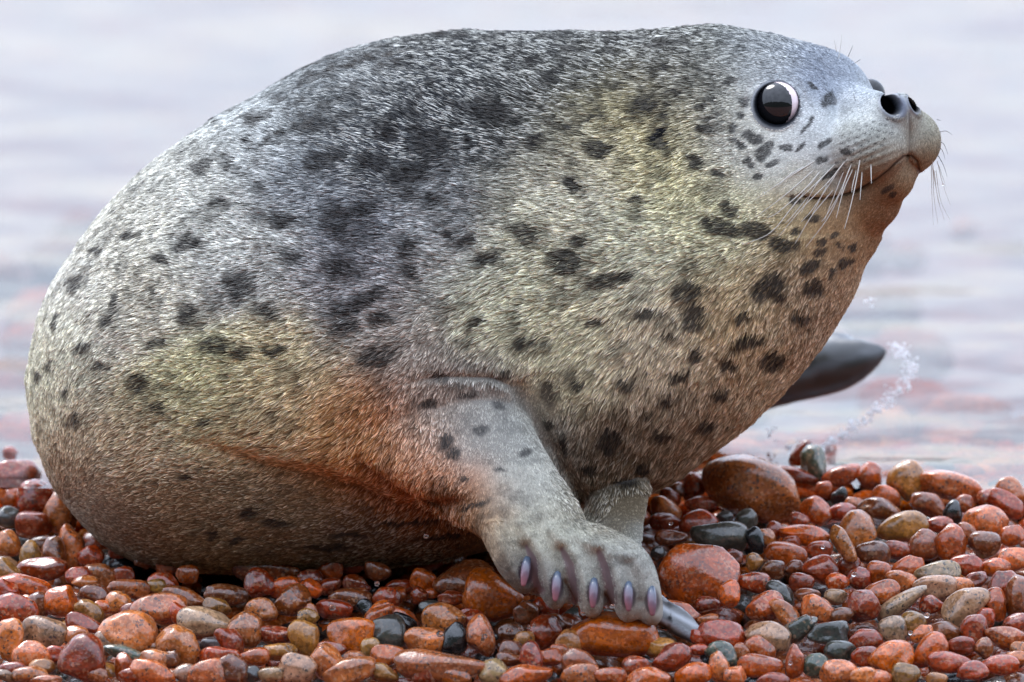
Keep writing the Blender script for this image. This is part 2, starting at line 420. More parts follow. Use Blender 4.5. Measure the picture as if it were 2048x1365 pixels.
# each pebble: outline centre, half axes, tilt in degrees, tone, optional description
PB = [(RA, [
 (535,355,250,145,-22,'p','large wet salmon-pink slab behind the seal chest, largest stone on the ridge'),
 (450,405,100,52,-3,'b','oval grey-brown pebble lying against the front of the large salmon-pink slab'),
 (265,435,78,36,0,'r'),(230,350,55,70,0,'r'),(105,400,55,38,-20,'r'),(80,465,80,50,-30,'p'),
 (80,530,75,42,0,'r'),(245,535,98,60,20,'r'),(388,505,42,30,0,'g'),(500,520,55,55,0,'g'),
 (360,612,140,84,-5,'g','large dark grey wet pebble with a pale sheen, right of the seal chest'),
 (550,630,42,68,20,'k'),(110,615,80,38,-3,'b'),(40,690,35,28,0,'g'),
 (255,822,195,162,0,'o','large round speckled orange-red stone right of the seal foreflipper'),
 (430,720,50,45,0,'r'),(545,740,42,45,0,'t'),(650,580,45,50,0,'r'),
 (775,520,54,35,-8,'r'),(865,475,78,62,-40,'o'),(705,700,102,60,-5,'o'),(800,602,122,52,-8,'o'),
 (850,235,62,98,8,'e','upright dark grey-green egg-shaped stone standing on the crest by the water'),
 (785,175,75,38,52,'r','rust-red stone leaning behind the upright grey-green stone'),
 (770,290,112,36,-12,'r'),(1000,290,98,50,25,'o'),(1140,290,62,68,0,'o'),
 (1330,315,92,98,0,'t','tall ochre boulder on the crest, left of the long flat stone'),
 (1565,345,178,68,-14,'p','long flat speckled orange stone on the crest, right of the tall ochre boulder'),
 (905,365,40,42,0,'o'),(985,400,42,46,0,'k','small round glossy black pebble below the upright grey-green stone'),
 (1230,400,72,52,-20,'o'),(1195,462,105,52,-14,'b'),(1445,440,86,58,-15,'b'),(1625,435,55,44,0,'o'),
 (1572,485,46,62,10,'k','pointed slate-black pebble on the right slope below the long flat stone'),
 (1745,410,45,48,0,'r'),(1855,435,98,52,-35,'r'),(1930,385,45,32,0,'r'),(1890,335,24,20,0,'k'),
 (1745,532,108,82,-12,'p'),(1885,600,62,50,20,'o'),
 (1310,560,126,72,14,'t','mottled yellow-ochre pebble lying right of the pebble tossed in the air'),
 (1075,575,95,98,0,'p'),(1500,545,72,40,0,'r'),(1560,645,78,98,0,'o'),(1645,592,50,55,0,'o'),
 (1740,650,78,66,0,'b'),(1160,702,86,66,0,'b'),(1290,680,82,46,-10,'r'),(1430,650,80,76,0,'b'),
 (880,680,65,46,0,'r'),(745,772,52,40,5,'b'),(886,780,88,72,0,'r'),(1030,762,60,50,0,'r'),
 (1190,800,60,62,0,'o'),(1345,765,78,52,20,'o'),(1645,760,82,56,-10,'r'),(1795,768,76,46,0,'o'),
 (1890,722,82,56,10,'p'),(1495,795,112,56,5,'w','pale tan streaked pebble half under the flat ringed stone on the right'),
 (1305,838,76,52,0,'p'),(1085,825,62,56,0,'r'),(975,845,58,46,0,'o'),(790,845,62,46,0,'r'),
 (685,905,86,46,-42,'g'),(540,850,86,52,0,'r'),(820,915,62,36,0,'b'),(965,922,56,40,0,'w'),
 (1482,872,108,60,0,'w','flat pale mauve pebble with ring marks, lying on top of its neighbours on the right'),
 (1165,915,128,56,25,'o','smooth elongated orange pebble in the middle of the right slope'),
 (1310,950,140,46,32,'w'),(1115,970,80,78,0,'r','knobbly rust-red stone in front of the smooth elongated orange pebble'),
 (1642,968,128,84,38,'w','large black-speckled tan stone tilted up to the right on the right slope'),
 (1842,860,78,72,45,'r'),(1785,960,62,82,0,'o'),(1912,930,60,112,0,'b'),
 (870,988,86,62,-32,'p'),(598,975,96,70,20,'o'),(700,1005,100,50,-38,'p'),
 (612,1132,112,80,-14,'w','pale orange black-flecked pebble left of the grey-green flecked one'),
 (785,1078,88,52,36,'e','grey-green pebble with black flecks beside the blocky charcoal stone'),
 (925,1112,98,62,0,'g','blocky flat-topped charcoal stone near the bottom right'),
 (1118,1142,84,52,5,'r'),(1262,1102,70,76,0,'w'),(1368,1062,62,62,0,'t'),(1530,1102,86,50,-4,'b'),
 (1685,1090,66,72,0,'r'),(1850,1135,108,58,-14,'o'),(1910,1060,66,52,0,'r'),(1742,1030,50,48,0,'r'),
 (375,1120,116,74,-10,'r'),(150,1000,112,52,-18,'o'),(300,1040,52,30,0,'p'),(60,1175,72,40,0,'t'),
 (575,1192,82,54,-28,'o'),(482,1205,46,42,0,'p'),(372,1215,82,60,-15,'e'),(248,1195,52,28,0,'r'),
 (112,1240,100,66,25,'r'),(575,1280,110,56,-3,'o','smooth plain orange-brown pebble left of the upright speckled orange one'),
 (362,1285,52,76,12,'p'),(755,1258,46,82,-10,'o','upright speckled orange pebble below the grey-green flecked one'),
 (862,1275,66,56,0,'e'),(988,1208,76,56,0,'g'),(1120,1235,70,52,0,'r'),
 (1252,1242,112,84,12,'y','bright smooth orange pebble right of centre in the bottom right'),
 (1450,1205,104,70,38,'o','dotted rust-orange pebble tilted up to the right of the bright smooth orange one'),
 (1330,1325,72,58,0,'t'),(980,1315,90,62,0,'p'),(1110,1335,72,46,0,'p'),(1195,1345,62,42,0,'p'),
 (225,1325,92,56,10,'y'),(440,1330,56,46,0,'p'),(1562,1262,110,52,-5,'r'),(1675,1305,78,48,14,'r'),
 (1820,1275,92,50,0,'r'),(1735,1188,46,52,0,'p'),(1493,1348,52,32,0,'t'),(640,1352,80,36,0,'r'),
 (1925,1190,50,34,0,'p'),(1905,1240,56,36,0,'p'),(1610,870,70,48,-10,'p'),(1690,835,60,40,20,'r'),
 (1465,960,60,46,0,'r'),(1000,1020,60,44,20,'b'),(640,780,60,46,0,'b'),(740,640,50,36,0,'r'),
 (1620,1180,70,50,0,'r'),(300,960,60,40,0,'r'),(1000,480,70,44,0,'r'),(1060,440,50,36,0,'p'),
]), (RB, [
 (85,380,105,82,0,'r','big blurred rust-red stone behind the seal rump at the left'),
 (165,475,96,82,10,'r','glossy dark red stone against the seal rump'),(30,568,62,52,0,'g'),
 (290,550,72,104,10,'p','tall pale pink stone pressed against the seal rump'),(165,605,84,60,0,'r'),(36,692,60,60,0,'p'),
 (345,715,62,104,0,'p','upright orange-pink stone beside the seal rump, below the tall pale pink one'),
 (258,750,58,84,0,'b'),(148,745,50,62,0,'t'),(205,822,112,56,8,'r'),(480,842,74,52,-30,'p'),
 (30,850,66,84,0,'t'),(112,905,130,54,-14,'o'),(382,852,62,42,0,'r'),(595,850,52,42,0,'r'),
 (20,925,70,60,0,'r'),(75,1022,106,78,-8,'r'),(292,975,76,72,0,'o'),(182,990,60,56,0,'b'),
 (455,937,76,44,3,'b'),(412,882,62,32,0,'p'),(572,982,60,54,0,'p'),(620,912,96,42,-5,'p'),
 (790,882,72,46,-10,'r'),(756,906,46,38,0,'t'),(432,1022,72,46,-35,'t','yellowish-grey lens-shaped pebble above the large speckled tan-pink stone'),
 (490,1002,52,32,0,'o'),(768,1012,128,74,-3,'p','long speckled pink-brown stone under the seal belly at the left'),
 (892,965,104,52,-15,'b'),(872,1042,46,66,15,'r'),
 (1050,1002,66,40,-12,'t','rough dry orange-tan stone resting on the pale humped one'),
 (990,1082,126,74,-5,'w','pale grey-tan humped stone with the rough dry stone on top'),
 (1282,825,156,66,-8,'b','wide brown-orange stone touching the seal belly'),
 (1250,892,66,72,45,'r','bright rust-red stone leaning on the wide brown-orange stone'),
 (1092,945,98,50,-8,'b'),(1370,907,72,46,15,'o'),(1412,975,86,66,28,'b'),(1260,1012,76,52,0,'p'),
 (1180,1112,82,82,0,'p'),
 (620,1132,132,110,-18,'p','large black-flecked tan-pink stone in the lower left'),
 (215,1128,106,76,-3,'w','pale flecked dome-shaped stone at the far left of the bottom rows'),
 (50,1162,60,98,0,'p'),(402,1086,84,44,-22,'r'),(368,1148,60,52,0,'p'),(150,1230,88,62,0,'p'),
 (266,1230,56,40,0,'r'),(395,1252,106,112,0,'r','large smooth salmon-red stone with a notch, lower left corner area'),
 (530,1175,72,60,-10,'w'),(612,1232,108,36,-22,'e','flat grey-green sliver of stone in the lower left'),
 (868,1188,106,84,-28,'p','egg-shaped pink pebble with black flecks and a small pit'),
 (1030,1188,62,38,0,'g'),(1115,1168,52,80,35,'r'),(748,1262,72,52,-10,'p'),(742,1200,52,36,0,'p'),
 (600,1292,42,66,0,'o'),(638,1335,62,42,0,'r'),(740,1322,106,56,-18,'p'),(895,1325,56,46,0,'w'),
 (1000,1325,92,62,12,'p'),(1115,1305,82,72,-20,'b','smooth brown-orange egg-shaped pebble at the bottom edge, left of centre'),
 (1062,1232,92,40,5,'r'),(1218,1325,42,38,0,'g'),(1310,1332,60,38,0,'w'),(1330,1138,86,42,0,'r'),
 (1478,1148,68,90,28,'t','tilted tan-orange oval pebble left of the bright faceted one'),
 (1230,1242,70,42,0,'o'),(1440,1300,86,72,0,'w'),(1580,1272,70,82,35,'p'),
 (1690,1312,122,62,15,'p','rough pink crystalline stone at the bottom edge'),
 (1690,1140,104,86,-8,'y','bright orange faceted pebble left of the round grey-brown stone'),
 (1695,962,98,50,5,'b'),(1615,1012,82,44,-5,'r','smooth dark red pebble carrying a water bead'),(1720,892,60,40,-20,'r'),
 (1762,1000,42,36,-15,'k'),(1872,965,64,60,25,'r'),(1830,1042,82,40,35,'o'),
 (1872,1122,82,78,0,'g','round grey-brown stone with a pale sheen below the seal belly'),
 (1790,1208,44,54,0,'t'),(1872,1238,78,52,0,'o'),(200,1290,62,36,0,'t'),(60,1312,64,42,0,'r'),
 (148,1332,82,42,0,'p'),(220,1358,72,26,0,'p'),(1852,1322,62,36,0,'p'),(1600,1210,70,40,0,'r'),
 (1350,1220,80,40,0,'t'),(700,1330,40,30,0,'r'),(30,1330,50,34,0,'w'),(470,1330,50,34,0,'b'),(820,1255,50,40,0,'b'),
 (640,1020,60,40,0,'r'),(930,1230,40,30,0,'g'),(1490,1050,50,40,0,'t'),(120,985,50,40,0,'p'),
]), (RC, [
 (372,955,124,82,10,'b','wide wet brown-orange stone behind the big ochre-orange one beside the claws'),
 (485,1018,118,96,-22,'y','big ochre-orange stone with a pale sheen just left of the seal claws'),
 (590,972,50,36,0,'r'),(118,1115,52,28,-28,'k','flat black pebble behind the round grey-brown stone'),
 (327,1190,50,68,-14,'k','glossy jet-black upright pebble below the big ochre-orange stone'),
 (205,1198,78,54,0,'p'),(285,1112,84,68,0,'p','pink-topped round pebble behind the glossy jet-black one'),
 (430,1175,54,82,12,'p','upright pitted tan-pink pebble right of the glossy jet-black one'),
 (270,1302,176,62,-4,'p','long speckled salmon stone at the bottom under the glossy jet-black one'),
 (205,1335,50,48,0,'r'),(740,1025,72,64,0,'o'),
 (980,1168,174,84,-3,'y','big smooth orange stone carrying the seal foreflipper'),
 (690,1162,72,62,35,'r'),(560,1238,50,44,0,'b'),(712,1262,56,34,0,'o'),(640,1260,46,60,0,'r'),
 (850,1302,84,56,-38,'b'),(620,1340,102,46,10,'o'),(842,1338,74,46,0,'p'),(490,1322,60,50,0,'w'),
 (965,1342,66,36,0,'o'),(1070,1302,52,42,0,'r'),(1122,1348,84,42,0,'o'),(1165,1222,72,38,0,'t'),
 (690,1060,60,50,0,'r'),(400,1110,50,40,0,'r'),(760,1240,40,30,0,'o'),(560,1160,50,36,0,'b'),
 (620,1080,50,46,0,'b'),(760,1130,56,44,0,'b'),(330,1345,60,36,0,'y'),
]), (RD, [
 (560,550,150,60,15,'b'),(640,460,100,50,-15,'r'),(920,555,120,75,30,'o'),(1240,520,60,40,0,'o'),
 (1140,540,70,70,0,'r'),(1220,630,80,50,0,'g'),(1010,700,140,50,-25,'y'),(1560,690,80,45,0,'r'),
 (100,430,80,45,0,'o'),(250,680,60,75,0,'y'),(800,660,110,55,40,'o'),(640,1060,110,60,-10,'p'),
 (860,1180,110,70,-20,'t'),(980,460,110,50,0,'r'),(250,400,100,70,0,'r'),(1400,560,100,60,0,'r'),
 (1880,1060,100,55,0,'b'),(1330,640,60,40,0,'r'),
])]
# pebbles in the air, kicked up by the seal
AIR = [(RA,(1005,648,100,42,-60,'p','thin pale pink pebble tumbling in mid-air above the right slope'), -0.02),
       (RA,(410,905,54,68,0,'o','orange spotted pebble kicked up in front of the large round speckled stone'), -0.12)]

pebs = []      # name-less records: centre(px), a, b, ang, tone, label, w
for (ox, oy, sc), L in PB:
    for e in L:
        x, y, a, bb, ang, t = e[:6]
        pebs.append([ox + x / sc, oy + y / sc, a / sc, bb / sc, ang, t, e[6] if len(e) > 6 else None, None])
for (R, e, w) in AIR:
    ox, oy, sc = R
    pebs.append([ox + e[0] / sc, oy + e[1] / sc, e[2] / sc, e[3] / sc, e[4], e[5], e[6], w])
NHERO = len(pebs)

def seal_covers(x, y):
    pts = [(55,760),(110,520),(240,380),(640,125),(1480,53),(1740,400),(1600,740),(1380,930),(1200,1060),(1320,1180),(1310,1235),(1010,1150),(960,1110),(290,1120),(150,1040),(80,900)]
    c = False
    j = len(pts) - 1
    for i in range(len(pts)):
        xi, yi = pts[i]; xj, yj = pts[j]
        if (yi > y) != (yj > y) and x < (xj - xi) * (y - yi) / (yj - yi) + xi:
            c = not c
        j = i
    return c

EXr = np.array([(p[0], p[1], p[2], p[3], math.radians(p[4])) for p in pebs])
def covered(x, y, k=1.0, arr=None):
    A = EXr if arr is None else arr
    dx, dy = x - A[:, 0], -(y - A[:, 1])
    ca, sa = np.cos(A[:, 4]), np.sin(A[:, 4])
    u = (dx * ca + dy * sa) / (A[:, 2] * k); v = (-dx * sa + dy * ca) / (A[:, 3] * k)
    return bool(((u * u + v * v) < 1).any())

def pick_tone(r):
    return r.choice(['r', 'o', 'p', 'b', 't', 'w', 'g', 'e', 'k', 'y'], p=[.33, .26, .15, .13, .03, .015, .03, .01, .015, .03])

# gap fillers in the visible bank: first ones become single pebbles, the rest the mass
rp = np.random.default_rng(11)
fill = []
for _ in range(9000):
    if NHERO + len(fill) >= 300:
        break
    x = rp.uniform(-10, 2058); y = rp.uniform(905, 1370)
    if seal_covers(x, y) or covered(x, y, 1.08):
        continue
    a = rp.uniform(18, 30); b_ = a * rp.uniform(.6, .95)
    arr = np.array([(f[0], f[1], f[2], f[3], 0) for f in fill]) if fill else np.zeros((1, 5)) + [[-999, -999, 1, 1, 0]]
    if covered(x, y, 1.5, arr):
        continue
    if y < 975 and x > 200:
        continue
    fill.append([x, y, a, b_, rp.uniform(-40, 40), pick_tone(rp), None, None])
pebs += fill

FRAME = Matrix(((RGT[0], UPV[0], -FWD[0]), (RGT[1], UPV[1], -FWD[1]), (RGT[2], UPV[2], -FWD[2])))
def tone_color(t, r):
    c = lin(PAL[t][0])
    c = c * r.uniform(0.46, 0.92)
    c = c * (1 + r.uniform(-.10, .10, 3))
    return c
def fleck(t, r):
    return {'k': 0.0, 'g': 0.15, 'w': 1.0, 'p': 0.95, 'e': 0.8}.get(t, r.uniform(0.35, 0.95))

# ---- labels: single each pebble out by look and by its place beside named neighbours
LM = [(p[0], p[1], None) for p in pebs]
MARKS = [
 (1290,990,'the seal chest'),(1330,1240,'the foreflipper tip'),(1150,1225,'the claws'),(60,960,'the seal rump'),(600,1145,'the seal belly'),(870,1150,'the shadow under the belly'),
 (1627,930,'the upright grey-green stone'),(1500,975,'the large salmon-pink slab'),(1438,1075,'the large dark grey pebble'),(1398,1156,'the large round speckled stone'),
 (1679,994,'the small round black pebble'),(1811,960,'the tall ochre boulder'),(1902,972,'the long flat crest stone'),(1905,1026,'the pointed slate-black pebble'),
 (1804,1055,'the mottled yellow-ochre pebble'),(1870,1175,'the flat ringed pale stone'),(1748,1190,'the smooth elongated orange pebble'),(1931,1212,'the large black-speckled tan stone'),
 (1535,1275,'the pale orange flecked pebble'),(1602,1254,'the grey-green flecked pebble'),(1656,1268,'the blocky charcoal stone'),(1521,1332,'the smooth orange-brown pebble'),
 (1782,1317,'the bright smooth orange pebble'),(1858,1303,'the tilted dotted orange pebble'),(68,997,'the glossy dark red stone'),(120,1028,'the tall pale pink stone'),(143,1096,'the upright orange-pink stone'),
 (318,1219,'the long speckled pink-brown stone'),(410,1248,'the humped pale stone'),(530,1140,'the wide brown-orange stone'),(257,1268,'the large flecked tan-pink stone'),(89,1267,'the pale flecked dome stone'),
 (163,1318,'the notched salmon-red stone'),(253,1310,'the flat grey-green sliver'),(359,1292,'the egg-shaped pink pebble'),(461,1340,'the smooth brown-orange egg pebble'),(612,1275,'the tilted tan-orange oval'),
 (700,1343,'the rough pink crystalline stone'),(700,1272,'the bright faceted pebble'),(775,1264,'the round grey-brown stone'),(986,1196,'the big ochre-orange stone'),(909,1280,'the jet-black upright pebble'),
 (881,1334,'the long speckled salmon stone'),(1227,1269,'the big stone under the foreflipper'),(959,1272,'the pitted tan-pink pebble'),
]
def side(dx, dy):
    a = math.degrees(math.atan2(-dy, dx)) % 360
    return ['right of', 'up and right of', 'above', 'up and left of', 'left of', 'down and left of', 'below', 'down and right of'][int((a + 22.5) // 45) % 8]
used_labels = set()
def auto_label(p):
    x, y, a, b_, ang, t = p[:6]
    r = math.sqrt(a * b_)
    size = 'tiny' if r < 17 else 'small' if r < 24 else 'middling' if r < 32 else 'large'
    q = b_ / a
    a2 = (ang % 180)
    if q > 1.25: shape = 'upright'
    elif q > .85: shape = 'rounded'
    elif 25 < a2 < 155: shape = 'tilted'
    elif q < .55: shape = 'elongated'
    else: shape = 'oval'
    tone = PAL[t][1]
    ms = sorted(MARKS, key=lambda m: (m[0] - x) ** 2 + ((m[1] - y) * 1.3) ** 2)
    k1 = 0
    for k1 in range(6):
        m = ms[k1]; s = side(x - m[0], y - m[1])
        near = math.hypot(m[0] - x, m[1] - y)
        how = 'just ' if near < 75 else ''
        l = f'{size} {shape} {tone} pebble {how}{s} {m[2]}'
        if l not in used_labels:
            used_labels.add(l); return l
    for k2 in range(1, 8):
        m, m2 = ms[0], ms[k2]
        l = f'{size} {shape} {tone} pebble {side(x - m[0], y - m[1])} {m[2]} and {side(x - m2[0], y - m2[1])} {m2[2]}'
        if l not in used_labels and len(l.split()) <= 18:
            used_labels.add(l); return l
    l = f'{size} {shape} {tone} wet pebble {side(x - ms[0][0], y - ms[0][1])} {ms[0][2]}'
    used_labels.add(l)
    return l

placed = []
for i, p in enumerate(pebs):
    x, y, a, b_, ang, t, lab, w = p
    r = np.random.default_rng(1000 + i)
    if w is None:
        P = ray_ground(x, y + 0.72 * min(b_, 45) + (14 if i >= NHERO else 0))
        wpx = Cinv(P)[0, 2]
        if i >= NHERO:
            wpx += 16
    else:
        wpx = w * S
    P = C([x, y, wpx])[0]
    k = (DIST + wpx / S) / DIST
    o = link('pebble', HI_ME[[0, 1, 2, 3, 4, 5, 7][i % 7] if a * b_ > 1400 else 8 + i % (NSH - 8)])
    if lab and 'blocky' in lab:
        o.data = HI_ME[6]
    c = min(max(0.85 * math.sqrt(a * b_), 0.5 * max(a, b_)), 46 if a < 80 else 70)
    # the ellipse half axes in the image; a tumbling flip of the shape variant for variety
    flip = [1 if r.random() < .5 else -1 for _ in range(3)]
    o.rotation_mode = 'QUATERNION'
    rot = FRAME @ Matrix.Rotation(math.radians(ang), 3, 'Z')
    o.rotation_quaternion = rot.to_quaternion()
    o.scale = (a * 1.12 / S * k * 1, b_ * 1.12 / S * k * 1, c / S * k)
    if r.random() < .5:
        o.rotation_quaternion = (rot @ Matrix.Rotation(math.pi, 3, 'X')).to_quaternion()
    if r.random() < .5:
        o.rotation_quaternion = (o.rotation_quaternion.to_matrix() @ Matrix.Rotation(math.pi, 3, 'Z')).to_quaternion()
    o.location = P
    col = tone_color(t, r)
    o.color = (*col, fleck(t, r))
    if lab is None:
        lab = auto_label(p)
    used_labels.add(lab)
    o['label'] = lab
    o['category'] = 'pebble'
    o['group'] = 'pebbles of the shore' if w is None else 'pebbles kicked into the air'
    placed.append((P, max(a, b_) / S))

# the rest of the shingle: one mass
rq = np.random.default_rng(21)
VV, FF, CC = [], [], []
nv = 0
BED = ([], [], [])
nb_ = 0
def add_mass(px, py, rad, lower, shape, tone):
    global nv, nb_
    P, F = LO[shape]
    A = Matrix(np.eye(3).tolist())
    q = Vector(rq.normal(size=4).tolist()).normalized()
    from mathutils import Quaternion
    Rm = np.array(Quaternion((q[0], q[1], q[2], q[3])).to_matrix())
    tilt = np.array(Matrix.Rotation(rq.uniform(0, 6.28), 3, 'Z'))
    sc = np.array([1, rq.uniform(.65, .95), rq.uniform(.5, .8)]) * rad
    V = (P * sc) @ (tilt ).T
    z = float(ground_h(px, py)) - lower
    V = V + [px, py, z]
    cc = np.tile([*tone_color(tone, rq), fleck(tone, rq)], (len(V), 1))
    if V[:, 2].max() < WATER_Z + .002 and py > YC:
        BED[0].append(V); BED[1].append(F + nb_); nb_ += len(V); BED[2].append(cc)
    else:
        VV.append(V); FF.append(F + nv); nv += len(V); CC.append(cc)
cell = 0.034
for gx in np.arange(-1.15, 1.15, cell):
    for gy in np.arange(G0[1] - .42, G0[1] + 1.15, cell):
        px = gx + rq.uniform(-.5, .5) * cell; py = gy + rq.uniform(-.5, .5) * cell
        ip = Cinv([[px, py, float(ground_h(px, py))]])[0]
        vis = -60 < ip[0] < 2110 and 890 < ip[1] < 1400 and py < YC + .02
        rad = rq.uniform(.013, .026)
        far = py > YC + .0
        if vis and not far:
            add_mass(px, py, rad * 1.1, 0.053, rq.integers(len(LO)), pick_tone(rq))
        else:
            add_mass(px, py, rad * (1.15 if far else 1), 0.006 if not far else 0.036, rq.integers(len(LO)), pick_tone(rq))
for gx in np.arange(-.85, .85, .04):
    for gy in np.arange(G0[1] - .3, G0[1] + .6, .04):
        add_mass(gx + rq.uniform(-.02, .02), gy + rq.uniform(-.02, .02), rq.uniform(.02, .03), 0.052, rq.integers(len(LO)), rq.choice(['b', 'g', 'k', 'b']))  # lowest layer in dark tones only, painting in the shade between pebbles
# bigger blurred stones under the shallow water
for _ in range(260):
    px = rq.uniform(-1.4, 1.4); py = G0[1] + .66 + rq.random() ** 1.3 * 2.6
    rr = rq.uniform(.03, .075)
    add_mass(px, py, rr, float(ground_h(px, py)) - WATER_Z + rr * 1.15 + .004, rq.integers(len(LO)), pick_tone(rq))
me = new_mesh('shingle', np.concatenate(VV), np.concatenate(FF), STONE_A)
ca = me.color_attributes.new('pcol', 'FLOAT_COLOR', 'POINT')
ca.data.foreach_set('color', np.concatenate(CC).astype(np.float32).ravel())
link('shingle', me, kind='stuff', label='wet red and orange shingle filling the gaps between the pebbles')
me = new_mesh('lakebed_stones', np.concatenate(BED[0]), np.concatenate(BED[1]), STONE_B)
ca = me.color_attributes.new('pcol', 'FLOAT_COLOR', 'POINT')
ca.data.foreach_set('color', np.concatenate(BED[2]).astype(np.float32).ravel())
link('lakebed_stones', me, kind='stuff', label='reddish stones lying under the shallow water')

# ------------------------------------------------------------------ the seal
SEAL = bpy.data.objects.new('seal', None)
COL.objects.link(SEAL)
SEAL.location = C([700, 1140, 60])[0]
SEAL['label'] = 'plump spotted grey seal pup propped on its foreflipper on the wet pebbles'
SEAL['category'] = 'seal'
bpy.context.view_layer.update()
SM = Matrix.Translation(SEAL.location)
def seal_part(name, data, **props):
    o = link(name, data, SEAL, **props)
    o.matrix_parent_inverse = SM.inverted()
    return o

def catmull(A, n):
    A = np.asarray(A, float)
    out = []
    Q = np.vstack([2 * A[0] - A[1], A, 2 * A[-1] - A[-2]])
    for i in range(1, len(Q) - 2):
        p0, p1, p2, p3 = Q[i - 1], Q[i], Q[i + 1], Q[i + 2]
        for t in np.linspace(0, 1, n, endpoint=False):
            out.append(0.5 * ((2 * p1) + (p2 - p0) * t + (2 * p0 - 5 * p1 + 4 * p2 - p3) * t * t + (3 * p1 - p0 - 3 * p2 + p3) * t ** 3))
    out.append(A[-1])
    return np.array(out)

def loft(rings, n=8, seg=64, ex=2.1, tip0=None, tip1=None):
    """rings: (Tx,Ty,Bx,By,wc,rw) ; returns verts, faces in frame space"""
    R = catmull(rings, n)
    if len(rings) > 12: R[:, 1] += 6
    th = np.linspace(0, 2 * math.pi, seg, endpoint=False)
    c, s = np.cos(th), np.sin(th)
    c = np.sign(c) * np.abs(c) ** (2 / ex); s = np.sign(s) * np.abs(s) ** (2 / ex)
    V = []
    for r in R:
        M = np.array([(r[0] + r[2]) / 2, (r[1] + r[3]) / 2, r[4]])
        a = np.array([(r[0] - r[2]) / 2, (r[1] - r[3]) / 2, 0])
        V.append(M + c[:, None] * a + s[:, None] * np.array([0, 0, r[5]]))
    V = np.concatenate(V)
    F = []
    m = len(R)
    for i in range(m - 1):
        for j in range(seg):
            k = (j + 1) % seg
            F.append((i * seg + j, i * seg + k, (i + 1) * seg + k, (i + 1) * seg + j))
    e0 = V[:seg].mean(0) if tip0 is None else np.array(tip0, float)
    e1 = V[-seg:].mean(0) if tip1 is None else np.array(tip1, float)
    V = np.vstack([V, e0, e1])
    a, b_ = len(V) - 2, len(V) - 1
    for j in range(seg):
        k = (j + 1) % seg
        F.append((a, k, j)); F.append((b_, (m - 1) * seg + j, (m - 1) * seg + k))
    return V, F

def tube(path, n=6, seg=20, flat=1.0):
    """path: (x,y,w,r) ; round chain with rounded ends"""
    P = catmull(path, n)
    ends = []
    for (p, q) in ((P[0], P[1]), (P[-1], P[-2])):
        d = (p - q)[:3]; d /= np.linalg.norm(d) + 1e-9
        ex = []
        for t in (0.5, 0.85, 0.98):
            ex.append(np.append(p[:3] + d * p[3] * t, p[3] * math.sqrt(1 - t * t)))
        ends.append(ex)
    P = np.vstack([np.array(ends[0][::-1]), P, np.array(ends[1])])
    V, F = [], []
    up = np.array([0, 0, 1.0])
    for i in range(len(P)):
        d = P[min(i + 1, len(P) - 1), :3] - P[max(i - 1, 0), :3]
        d /= np.linalg.norm(d) + 1e-9
        a = np.cross(up, d)
        if np.linalg.norm(a) < 1e-3: a = np.array([1.0, 0, 0])
        a /= np.linalg.norm(a)
        b_ = np.cross(d, a)
        th = np.linspace(0, 2 * math.pi, seg, endpoint=False)
        V.append(P[i, :3] + P[i, 3] * (np.cos(th)[:, None] * a + flat * np.sin(th)[:, None] * b_))
    V = np.concatenate(V)
    m = len(P)
    for i in range(m - 1):
        for j in range(seg):
            k = (j + 1) % seg
            F.append((i * seg + j, i * seg + k, (i + 1) * seg + k, (i + 1) * seg + j))
    F.append(tuple(range(seg))); F.append(tuple(range((m - 1) * seg, m * seg))[::-1])
    return V, F

# --- body as rings across the spine, from the throat to the rump
BODY = [
 (1640, 95, 1740, 506, 0, 150),
 (1560, 66, 1712, 588, 20, 205),
 (1480, 53, 1650, 675, 35, 250),
 (1390, 52, 1580, 765, 60, 300),
 (1280, 58, 1470, 868, 90, 350),
 (1150, 62, 1335, 965, 120, 395),
 (1020, 62, 1190, 1035, 145, 425),
 (880, 64, 1010, 1095, 165, 445),
 (760, 82, 840, 1128, 175, 452),
 (640, 122, 665, 1142, 180, 450),
 (520, 184, 500, 1146, 182, 440),
 (400, 254, 360, 1145, 185, 420),
 (290, 338, 255, 1118, 190, 385),
 (195, 438, 175, 1062, 195, 330),
 (120, 540, 112, 975, 200, 255),
 (76, 630, 75, 880, 205, 160),
]
pieces = [loft(BODY, 8, 96, 2.1, tip1=(54, 755, 208))]
# hidden hind part: the rump curls round behind to the raised hind flippers
pieces.append(tube([(330, 700, 350, 250), (620, 720, 560, 260), (950, 740, 760, 210), (1230, 760, 860, 140), (1400, 775, 890, 85), (1520, 775, 900, 52)], 8, 40))
pieces.append(tube([(1480, 786, 900, 44), (1580, 755, 900, 60), (1660, 738, 895, 60), (1728, 716, 890, 46), (1762, 704, 888, 26)], 6, 28, 0.5))
pieces.append(tube([(1560, 735, 925, 34), (1640, 688, 925, 32), (1704, 676, 920, 16)], 6, 20, 0.5))
pieces.append(tube([(1500, 760, 960, 34), (1600, 680, 975, 34), (1660, 625, 980, 26), (1700, 597, 980, 19)], 6, 20, 0.5))
